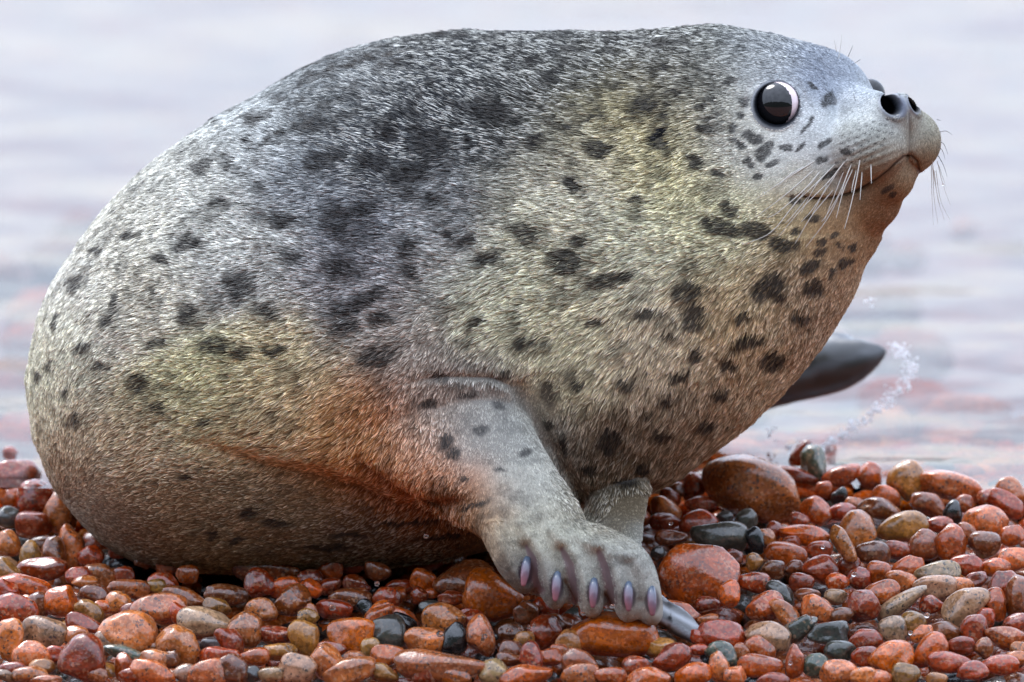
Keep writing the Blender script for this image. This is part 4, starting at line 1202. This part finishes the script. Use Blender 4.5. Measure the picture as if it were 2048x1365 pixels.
# dark pits where the whiskers grow
PIT = [(1360+0,0)]
pits = []
for row in range(7):
    for j in range(9 - abs(row - 3)):
        t = j / 8
        pits.append((1668 + j * 15.5 + row * 3, 352 - j * 8.8 - row * 15 + 6 * math.sin(t * 3) + row * 2))
for x, y in pits:
    if y < 236 or x > 1800: continue
    q = np.hypot((V[:, 0] - x) / 4.8, (V[:, 1] - y) / 3.2)
    paint((1 - smoothstep(.6, 1.3, q)) * k * .85, (24, 24, 26))
for j in range(12):
    x = 1848 + (j % 3) * 9; y = 252 + (j // 3) * 17 + (j % 3) * 9
    q = np.hypot((V[:, 0] - x) / 3, (V[:, 1] - y) / 2.6)
    paint((1 - smoothstep(.6, 1.3, q)) * k * .6, (70, 66, 60))

gloss = np.where(hind | hp, 2.5, 1.0) * np.where(front & headm, smoothstep(1.0, 1.25, qa) * smoothstep(1.0, 1.25, qb), 1.0)
# skin material
sk, nt, out = mat_new('seal_skin')
b = N(nt, 'ShaderNodeBsdfPrincipled', Roughness=0.55)
b.inputs['Coat Roughness'].default_value = 0.3
b.inputs['Subsurface Weight'].default_value = 0.0
at = N(nt, 'ShaderNodeAttribute'); at.attribute_name = 'skin'
nt.links.new(at.outputs['Color'], b.inputs['Base Color'])
gm_ = N(nt, 'ShaderNodeMath', _operation='MULTIPLY'); gm_.inputs[1].default_value = .28
nt.links.new(at.outputs['Alpha'], gm_.inputs[0]); nt.links.new(gm_.outputs[0], b.inputs['Specular IOR Level']); nt.links.new(gm_.outputs[0], b.inputs['Coat Weight'])
rg_ = N(nt, 'ShaderNodeMapRange'); rg_.inputs['From Min'].default_value = 1.0; rg_.inputs['From Max'].default_value = 2.5; rg_.inputs['To Min'].default_value = .55; rg_.inputs['To Max'].default_value = .28
nt.links.new(at.outputs['Alpha'], rg_.inputs['Value']); nt.links.new(rg_.outputs[0], b.inputs['Roughness'])
geo = N(nt, 'ShaderNodeNewGeometry')
nz = N(nt, 'ShaderNodeTexNoise', Scale=520.0, Detail=3.0); nt.links.new(geo.outputs['Position'], nz.inputs['Vector'])
bu = N(nt, 'ShaderNodeBump', Strength=0.5, Distance=0.0008); nt.links.new(nz.outputs[0], bu.inputs['Height'])
nt.links.new(bu.outputs[0], b.inputs['Normal'])
nt.links.new(b.outputs[0], out.inputs['Surface'])

F_tri = None
em.calc_loop_triangles()
tri = np.empty(len(em.loop_triangles) * 3, int); em.loop_triangles.foreach_get('vertices', tri); tri = tri.reshape(-1, 3)
Vw = C(V)
em.vertices.foreach_set('co', Vw.ravel()); em.update()
em.materials.clear(); em.materials.append(sk)
em.polygons.foreach_set('use_smooth', [True] * len(em.polygons))
caa = em.color_attributes.new('skin', 'FLOAT_COLOR', 'POINT')
caa.data.foreach_set('color', np.concatenate([skin, gloss[:, None]], 1).astype(np.float32).ravel())
em.name = 'seal_body'
bm = bmesh.new(); bm.from_mesh(em); bmesh.ops.recalc_face_normals(bm, faces=bm.faces); bm.to_mesh(em); bm.free()
seal_part('body', em)
bvh = BVHTree.FromPolygons([Vector(v) for v in V.tolist()], tri.tolist())

# --- fur
GD = np.array([
 (1640,100,-1,-.15),(1600,75,-1,-.25),(1450,60,-1,-.3),(1300,70,-1,-.35),(1100,80,-1,-.5),(900,80,-1,-.6),(750,110,-.9,-.6),(600,160,-.85,-.55),(450,230,-.85,-.5),(300,330,-.85,-.35),(200,450,-.9,-.1),
 (120,560,-.8,.25),(80,700,-.5,.6),(80,850,-.3,.9),(500,400,-1,-.2),(300,500,-1,-.1),(700,300,-1,-.3),(900,400,-1,.02),(700,450,-1,.0),(1100,250,-1,-.2),(1200,350,-1,.05),(1300,250,-.9,.35),(1400,200,-.9,.4),
 (1450,150,-.95,.1),(1450,300,-.9,.35),(1400,420,-1,.2),(1500,500,-1,.3),(1200,500,-1,.12),(1000,520,-1,.15),(1000,640,-.9,.35),(1150,650,-.8,.5),(1300,650,-.7,.65),(1450,650,-.6,.8),(1300,780,-.45,.9),(1450,800,-.2,1),
 (1600,650,-.4,.9),(1650,560,-.6,.8),(1200,850,-.4,.95),(1250,980,-.1,1),(1100,780,-.5,.8),(750,600,-1,.05),(500,600,-1,.1),(300,700,-1,.15),(150,800,-.7,.5),(600,750,-1,.2),(700,820,-.8,.6),(560,850,-.9,.45),(400,850,-1,.3),
 (760,900,-.5,.9),(850,980,-.4,1),(900,1020,-.3,1),(400,950,-1,.15),(600,980,-1,.15),(250,950,-.9,.4),(500,1080,-1,.1),(800,1080,-1,.15),(900,800,-.4,.9),(980,820,.0,1),(960,900,.1,1),(1060,960,.35,1),(1000,1060,.3,1),(1150,1100,.5,.9),(1260,1140,.3,1),
 (1700,150,-1,-.25),(1620,180,-1,-.1),(1580,280,-1,.3),(1500,250,-1,.2),(1650,300,-1,.45),(1750,260,-.9,.4),(1790,300,-.3,.9),(1600,400,-.9,.5),(1700,430,-.8,.7),(1790,370,-.4,.9),(1850,280,.4,.9),(1860,340,.0,1),
], float)
LP = np.array([  # fur length
 (1250,1040,7),(1290,1060,6),(1250,1085,5), (1640,100,12),(1560,70,20),(1400,60,25),(1200,70,27),(900,80,27),(600,170,27),(300,330,24),(120,560,20),(70,750,16),(120,950,14),(600,400,25),(900,400,25),(1200,350,26),(1400,200,26),(1460,300,20),(1500,470,22),
 (1200,600,27),(1000,700,26),(1300,750,28),(1450,750,27),(1600,620,20),(1680,560,12),(1200,900,30),(1350,900,32),(1220,1010,32),(700,650,24),(400,650,22),(600,800,28),(500,870,30),(760,900,26),(860,990,26),(300,900,22),(500,1000,13),(350,1020,12),(650,1040,12),(800,1080,12),(200,1060,9),
 (850,850,20),(900,760,14),(970,800,8),(960,860,6),(960,930,6),(1040,860,6),(1060,960,7),(1000,1060,9),(1150,1100,4),(1260,1160,3),(1060,1120,3.5),(1500,170,8),(1470,240,9),(1530,260,5),(1600,250,7),(1650,150,7),(1700,150,6),(1650,300,6),(1740,250,6),(1740,300,6),(1800,240,4.5),(1840,290,5.5),(1780,370,6),(1700,430,7),(1600,400,7),(1550,350,6),(1500,330,8),(1740,470,8),(1700,520,10)], float)
def idw(P, T, sg=70.0):
    num = np.zeros((len(P), T.shape[1] - 2)); den = np.zeros(len(P)) + 1e-12
    for t in T:
        d2 = ((P[:, :2] - t[:2]) ** 2).sum(1)
        w = np.exp(-d2 / (2 * sg * sg)) + 1e-4 / (1 + d2 / (sg * sg))
        num += w[:, None] * t[2:]; den += w
    return num / den[:, None]
NH = 640000
A3 = V[tri]
fn = np.cross(A3[:, 1] - A3[:, 0], A3[:, 2] - A3[:, 0])
area = np.linalg.norm(fn, axis=1) / 2
fn = fn / (2 * area[:, None] + 1e-12)
cen = A3.mean(1)
vn = Nn[tri].mean(1)
fn = np.where(((fn * vn).sum(1) < 0)[:, None], -fn, fn)
dens = area * np.where(fn[:, 2] < 0.05, 1.0, np.where(fn[:, 2] < 0.5, 0.7, 0.12))
dens *= np.where(cen[:, 2] > 520, 0.0, 1.0)
dens *= np.where((cen[:, 2] < -180) & (cen[:, 0] < 1345) & (cen[:, 1] > 900), 1.6, 1.0)
dens *= np.where((cen[:, 0] > 1500) & (cen[:, 1] < 480), 2.2, 1.0)
pick = rng.choice(len(tri), NH, p=dens / dens.sum())
u, v = rng.random(NH), rng.random(NH)
fl = u + v > 1; u[fl] = 1 - u[fl]; v[fl] = 1 - v[fl]
R0 = A3[pick, 0] + u[:, None] * (A3[pick, 1] - A3[pick, 0]) + v[:, None] * (A3[pick, 2] - A3[pick, 0])
NR = Nn[tri[pick, 0]] * (1 - u - v)[:, None] + Nn[tri[pick, 1]] * u[:, None] + Nn[tri[pick, 2]] * v[:, None]
NR /= np.linalg.norm(NR, axis=1)[:, None] + 1e-9
# keep bare spots bare
hd = (R0[:, 0] > 1440) & (R0[:, 1] < 520)
bare = hd & (NR[:, 2] < .3) & (np.hypot(R0[:, 0] - EYE[0], R0[:, 1] - EYE[1]) < 49.5)
bare |= np.linalg.norm(R0 - H(14, 140, -10), axis=1) < 34
for cx, cy, a, b_ in ((1782, 208, 24, 27), (1828, 207, 16, 24), (1806, 212, 10, 22)):
    bare |= hd & (np.hypot((R0[:, 0] - cx) / a, (R0[:, 1] - cy) / b_) < 1)
bare |= hd & (seg_dist(R0, MOUTH)[0] < 3.5) & (NR[:, 2] < .2)
bare |= hd & (seg_dist(R0, PH)[0] < 2.5)
for x, y, _ in CLAW:
    bare |= (R0[:, 2] < -290) & (np.hypot((R0[:, 0] - x) / 14, (R0[:, 1] - y) / 26) < 1)
for L in WEBL:
    bare |= (R0[:, 2] < -290) & (seg_dist(R0, L)[0] < 7)
bare |= (R0[:, 0] > 1300) & (R0[:, 1] > 1170)
keep = ~bare
R0, NR = R0[keep], NR[keep]
n = len(R0)
g = idw(R0, GD)
L = idw(R0, LP, 48.0)[:, 0] * rng.uniform(0.62, 1.05, n) * .95
farm = (R0[:, 0] > 1150) & (R0[:, 1] > 985) & (R0[:, 2] > -270) & (R0[:, 2] < 40) & (R0[:, 0] + .6 * R0[:, 1] > 1830)
L = np.where(farm, 4.0, L)
gd = np.concatenate([g, np.zeros((n, 1))], 1)
gd /= np.linalg.norm(gd, axis=1)[:, None] + 1e-9
gd[:, 2] = 0.12
T = gd - (gd * NR).sum(1)[:, None] * NR
T /= np.linalg.norm(T, axis=1)[:, None] + 1e-9
Bt = np.cross(NR, T)
sw = 0.26 * noise(R0, 60, 71) + 0.12 * noise(R0, 12, 72) + rng.normal(0, .06, n)
T = T * np.cos(sw)[:, None] + Bt * np.sin(sw)[:, None]
short = smoothstep(14, 6, L)
lift = (0.18 + 0.10 * noise(R0, 14, 73) + rng.normal(0, .05, n)) * (1 - .55 * short)
lift = np.clip(lift, .06, .8)
top = smoothstep(0.3, -0.1, R0[:, 1] / 600 - .1)
P1 = R0 + NR * (L * lift * .45)[:, None] + T * (L * .33)[:, None]
P2 = R0 + NR * (L * lift * .80)[:, None] + T * (L * .68)[:, None]
P3 = R0 + NR * (L * lift * .85)[:, None] + T * (L * 1.0)[:, None]
# wet locks: tips gather towards a shared centre
nl = n // 16
lock = rng.choice(n, nl, replace=False)
kd = KDTree(nl)
for i, li in enumerate(lock): kd.insert(R0[li].tolist(), i)
kd.balance()
near = np.fromiter((kd.find(q)[1] for q in R0.tolist()), int, n)
ck = lock[near]
wetc = idw(R0, np.array([(900,80,.25),(500,300,.3),(300,600,.4),(900,400,.5),(1250,300,.55),(1200,600,.6),(1300,850,.8),(1200,1000,.8),(1450,800,.75),(550,840,.85),(760,900,.85),(860,980,.85),(400,950,.7),(700,1000,.6),(1600,600,.5),(1000,900,.3),(1150,1100,.2),(1600,250,.15),(1500,80,.3),(1750,300,.1)], float), 90)[:, 0]
ctr = R0[ck] * 1.0
offs = ctr - R0
offs -= (offs * NR).sum(1)[:, None] * NR
on = np.linalg.norm(offs, axis=1)
offs *= np.clip(14 / (on + 1e-6), 0, 1)[:, None]
P2 += offs * (wetc * .35)[:, None]
P3 += offs * (wetc * .7)[:, None]
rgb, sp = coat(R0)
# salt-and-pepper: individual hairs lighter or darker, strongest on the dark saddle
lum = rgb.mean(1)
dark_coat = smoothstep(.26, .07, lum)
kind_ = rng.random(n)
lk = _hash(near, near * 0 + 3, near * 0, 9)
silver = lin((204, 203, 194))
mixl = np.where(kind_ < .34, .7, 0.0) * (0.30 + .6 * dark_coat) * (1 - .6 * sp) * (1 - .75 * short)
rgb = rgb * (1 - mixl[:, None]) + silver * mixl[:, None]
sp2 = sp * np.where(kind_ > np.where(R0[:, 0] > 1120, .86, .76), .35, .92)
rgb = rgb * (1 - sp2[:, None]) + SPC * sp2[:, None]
rgb *= (0.72 + .56 * lk * (1 - .5 * short))[:, None] * np.where(kind_ < .34, 1.45, .74 + .24 * short)[:, None] * rng.uniform(.6, 1.4, n)[:, None] ** (1 - .35 * short)[:, None]
armz = smoothstep(880, 960, R0[:, 1]) * (R0[:, 2] < -220) * (R0[:, 0] > 850)
rgb *= (1 - armz * (.34 * smoothstep(.05, .45, fbm(R0, 42, 81)) + .22 * smoothstep(.1, .5, fbm(R0, 13, 82))))[:, None]
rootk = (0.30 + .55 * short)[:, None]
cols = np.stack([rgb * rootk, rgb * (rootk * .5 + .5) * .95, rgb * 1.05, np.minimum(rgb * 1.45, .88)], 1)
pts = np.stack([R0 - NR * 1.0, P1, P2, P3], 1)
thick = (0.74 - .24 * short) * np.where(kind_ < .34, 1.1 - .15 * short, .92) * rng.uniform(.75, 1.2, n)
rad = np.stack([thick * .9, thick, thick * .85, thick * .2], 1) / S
cv = bpy.data.hair_curves.new('fur')
cv.add_curves([4] * n)
cv.attributes['position'].data.foreach_set('vector', C(pts.reshape(-1, 3)).astype(np.float32).ravel())
ra = cv.attributes.get('radius') or cv.attributes.new('radius', 'FLOAT', 'POINT')
ra.data.foreach_set('value', rad.astype(np.float32).ravel())
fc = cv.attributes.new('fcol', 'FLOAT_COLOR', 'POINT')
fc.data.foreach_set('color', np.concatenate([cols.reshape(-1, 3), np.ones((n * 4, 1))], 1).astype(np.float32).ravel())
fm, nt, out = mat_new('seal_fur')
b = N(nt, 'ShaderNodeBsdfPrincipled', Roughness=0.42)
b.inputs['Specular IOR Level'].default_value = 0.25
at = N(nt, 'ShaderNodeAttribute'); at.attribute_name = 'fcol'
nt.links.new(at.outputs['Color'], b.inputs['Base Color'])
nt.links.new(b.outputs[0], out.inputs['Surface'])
cv.materials.append(fm)
seal_part('fur', cv, kind='stuff')

# --- eyes
def ball(c, R_, sub=5):
    bm = bmesh.new(); bmesh.ops.create_icosphere(bm, subdivisions=sub, radius=R_)
    Vb = np.array([v.co[:] for v in bm.verts]); Fb = [tuple(v.index for v in f.verts) for f in bm.faces]; bm.free()
    return Vb + np.array(c), Fb
wet_dark = simple_mat('eye_dark', (0.006, 0.006, 0.008), 0.03, 0.0, 0.7, coat_rough=0.0)
sclera = simple_mat('eye_white', tuple(lin((232, 212, 216))), 0.15, 1.0)
def eye(center, R_, gaze, ang):
    Vb, Fb = ball(center, R_)
    e = seal_part('eye', new_mesh('eyeball', C(Vb), Fb, sclera))
    g_ = np.array(gaze, float); g_ /= np.linalg.norm(g_)
    Vi, Fi = ball((0, 0, 0), R_ * 1.012)
    keepv = (Vi / np.linalg.norm(Vi, axis=1)[:, None]) @ g_ > math.cos(math.radians(ang))
    Fi = [f for f in Fi if all(keepv[list(f)])]
    us = sorted({i for f in Fi for i in f}); mp_ = {o: j for j, o in enumerate(us)}
    iris = link('iris', new_mesh('iris', C(Vi[us] + np.array(center)), [tuple(mp_[i] for i in f) for f in Fi], wet_dark), e)
    return e
ew = hit(*EYE) or eye_w
EC = np.array([EYE[0] + 1, EYE[1], eye_w + 35])
bpy.context.view_layer.update()
e1 = eye(EC, 47, (-.56, .02, -.83), 75)
e2 = eye((1740, 188, 46), 30, (.1, 0, -1), 85)

# --- claws
claw_m, nt, out = mat_new('claw_horn')
b = N(nt, 'ShaderNodeBsdfPrincipled', Roughness=0.25); b.inputs['Coat Weight'].default_value = .6
at = N(nt, 'ShaderNodeAttribute'); at.attribute_name = 'ccol'
nt.links.new(at.outputs['Color'], b.inputs['Base Color']); nt.links.new(b.outputs[0], out.inputs['Surface'])
for i, (x, y, tl) in enumerate(CLAW):
    w = hit(x, y) or W0 - 30
    w2 = hit(x, y + 14) or w
    Vc, Fc = tube([(x + tl * .4, y - 24, w + 2, 7.5), (x + tl * .1, y - 9, w - 11, 9.5), (x - tl * .2, y + 9, w - 16, 8.6), (x - tl * .5, y + 25, min(w2, w) - 15, 5.5)], 5, 16, .8)
    t = np.clip((Vc[:, 1] - (y - 24)) / 48, 0, 1)
    cc = lin((84, 98, 116))[None] * (1 - t[:, None]) + lin((160, 104, 114))[None] * t[:, None]
    sidec = smoothstep(-8, 8, Vc[:, 0] - x)[:, None]
    cc = cc * (1 - .5 * sidec) + lin((70, 84, 104)) * .5 * sidec
    mec = new_mesh('claw', C(Vc), Fc, claw_m)
    cac = mec.color_attributes.new('ccol', 'FLOAT_COLOR', 'POINT')
    cac.data.foreach_set('color', np.concatenate([cc, np.ones((len(cc), 1))], 1).astype(np.float32).ravel())
    seal_part('claw', mec)

# --- whiskers
wh_m = simple_mat('whisker_hair', (0.62, 0.60, 0.54), 0.3, .4)
wd_m = simple_mat('whisker_dark', (0.10, 0.10, 0.10), 0.3, .4)
def Z(p): return (1350 + p[0] / 2.73, 30 + p[1] / 2.73)
WH = [[(760,800),(600,900),(430,1015)],[(750,855),(600,985),(440,1105)],[(770,890),(640,1050),(520,1190),(370,1255)],[(870,820),(770,930),(690,1080)],[(925,805),(840,910),(700,1050),(570,1205)],
 [(830,930),(790,1010),(745,1100)],[(920,860),(880,960),(815,1125)],[(860,960),(745,1100),(655,1250)],[(970,845),(920,960),(880,1110)],[(930,910),(840,1100),(715,1268)],[(1010,795),(985,930),(955,1060),(925,1170)],
 [(1022,860),(1015,940),(1010,1010)],[(1070,820),(1072,920)],[(962,820),(930,900),(905,985)],[(990,850),(970,930),(965,970)],[(700,830),(620,880),(560,940)],[(800,900),(720,1000),(640,1100),(600,1140)]]
def whisker(path, r0, dw, mat, w0=None):
    P2_ = [Z(p) for p in path]
    if w0 is None:
        h = hit(*P2_[0]); w0 = (h if h is not None else -180) + 1
    m_ = len(P2_)
    pts_ = []
    for i, (x, y) in enumerate(P2_):
        t = i / (m_ - 1)
        ww = w0 - 8 * t - dw * t
        hh = hit(x, y)
        if hh is not None: ww = min(ww, hh - 7 * min(1, t * 3))
        pts_.append((x, y, ww, r0 * (1 - .7 * t)))
    Vc, Fc = tube(pts_, 7, 6)
    return seal_part('whisker', new_mesh('whisker', C(Vc), Fc, mat))
WH += [[(790,860),(700,960),(560,1080),(500,1110)],[(900,840),(820,960),(745,1070),(690,1130)],[(945,870),(890,990),(830,1090),(800,1130)],[(840,850),(740,950),(650,1030)]]
for p in WH: whisker(p, 1.4, 18, wh_m)
WF = [[(1400,815),(1402,960),(1411,1148)],[(1408,830),(1415,1000),(1436,1140)],[(1415,850),(1435,1000),(1470,1118)],[(1425,850),(1450,1010),(1502,1122)],[(1432,800),(1465,930),(1503,1038)],
 [(1438,770),(1465,820),(1487,885)],[(1445,640),(1480,635),(1515,657)],[(1446,690),(1470,710),(1490,762)],[(1430,572),(1452,578)],[(1440,820),(1460,880),(1482,945)],[(1405,800),(1420,920),(1450,1060)],[(1440,720),(1462,745),(1475,790)]]
for p in WF: whisker(p, .85, 0, wd_m if p[0][1] < 780 else wh_m, w0=-95)
for p in [[(893,240),(905,170),(910,105)],[(945,228),(960,195),(972,165)],[(882,200),(875,165),(870,140)],[(985,470),(980,450),(975,428)],[(1010,125+120),(985,262),(960,275)]]:
    whisker(p, .7, 0, wh_m if p[0][0] < 900 else wd_m, w0=None)

# ------------------------------------------------------------------ water drops and the splash
drop_m = simple_mat('clear_water', (1, 1, 1), 0.0, 0, .5, trans=1.0, ior=1.33)
foam_m, nt, out = mat_new('white_splash')
b = N(nt, 'ShaderNodeBsdfDiffuse'); b.inputs['Color'].default_value = (.95, .96, .98, 1)
t_ = N(nt, 'ShaderNodeBsdfTranslucent'); t_.inputs['Color'].default_value = (.95, .96, .98, 1)
mt_ = N(nt, 'ShaderNodeMixShader'); mt_.inputs[0].default_value = .62
nt.links.new(b.outputs[0], mt_.inputs[1]); nt.links.new(t_.outputs[0], mt_.inputs[2]); nt.links.new(mt_.outputs[0], out.inputs['Surface'])
DROPS = [(880,1268,7.5,-.26,'round water drop in the air left of the jet-black upright pebble'),(1019,1262,7,-.27,'largest drop of the row hanging below the seal claws'),
 (1041,1259,5,-.27,'second drop from the left in the row below the seal claws'),(1058,1255,4,-.27,'third drop from the left in the row below the seal claws'),(1068,1251,4,-.27,'rightmost drop of the row below the seal claws'),
 (969,1273,6,-.27,'water drop on the upright pitted tan-pink pebble'),(1708,1149,5,-.16,'water drop above the knobbly rust stone on the right slope'),(1854,1231,6,-.24,'water drop beside the large black-speckled tan stone'),
 (1821,1266,4.5,-.24,'water drop above the tilted dotted orange pebble'),(1581,1327,4,-.3,'water drop on the upright speckled orange pebble at the bottom'),(1646,1095,4,-.12,'small water drop left of the pebble tossed in the air'),
 (1342,1048,4,-.10,'water drop on the rust-red pebbles right of the seal chest'),(852,1073,5,-.27,'tiny water drop in front of the dark seal belly'),(754,1168,5,-.24,'water drop in the shadow under the seal belly'),
 (665,1216,6.5,-.24,'water bead on the smooth dark red pebble under the belly'),(1166,1228,4,-.27,'small water drop just under the middle claw'),(1225,1213,5,-.29,'water bead between the third and fourth claw'),
 (1528,387,3.4,None,'water bead on the outermost whisker of the near cheek'),(1657,362,3.2,None,'water bead on a whisker under the near muzzle'),(1743,366,2.6,None,'water bead on the short whisker nearest the chin'),(1886,370,2.6,-.07,'water bead on the far whiskers'),]
for x, y, r_, w, lab in DROPS:
    if w is None:
        h = hit(x, y); w = ((h if h is not None else -100) - 12) / S
    bm = bmesh.new(); bmesh.ops.create_icosphere(bm, subdivisions=3, radius=1.0)
    md_ = bpy.data.meshes.new('drop'); bm.to_mesh(md_); bm.free()
    md_.polygons.foreach_set('use_smooth', [True] * len(md_.polygons)); md_.materials.append(drop_m)
    o = link('water_drop', md_, label=lab, category='water drop', group='drops flung about by the seal')
    o.location = C([x, y, w * S])[0]; s_ = r_ / S
    o.scale = (s_ * random.uniform(1, 1.15), s_, s_ * random.uniform(.85, 1))
rs = np.random.default_rng(5)
ARC = catmull([(1786, 690), (1812, 712), (1822, 742), (1800, 775), (1765, 808), (1730, 838), (1690, 866), (1655, 888), (1632, 902)], 12)
VV, FF, nv = [], [], 0
Ub, Fb = ball((0, 0, 0), 1.0, 2)
for i in range(340):
    t = rs.random() ** .8
    c = ARC[int(t * (len(ARC) - 1))]
    sp_ = 3.5 + 5 * (1 - t)
    r_ = rs.uniform(1.2, 3.4) * (1.0 if rs.random() < .85 else 1.6)
    p = np.array([c[0] + rs.normal(0, sp_), c[1] + rs.normal(0, sp_), 850 + rs.normal(0, 25)])
    VV.append(Ub * r_ * [1, 1, .9] + p); FF.append(np.array(Fb) + nv); nv += len(Ub)
for (cx, cy, k_) in ((1585, 893, 14), (1548, 872, 8), (1732, 606, 6), (1800, 700, 16)):
    for i in range(k_):
        p = np.array([cx + rs.normal(0, 9), cy + rs.normal(0, 7), 850 + rs.normal(0, 20)])
        VV.append(Ub * rs.uniform(1.5, 4) + p); FF.append(np.array(Fb) + nv); nv += len(Ub)
me = new_mesh('water_spray', C(np.concatenate(VV)), np.concatenate(FF), foam_m)
link('water_spray', me, kind='stuff', label='arc of white spray flung off the raised hind flipper')
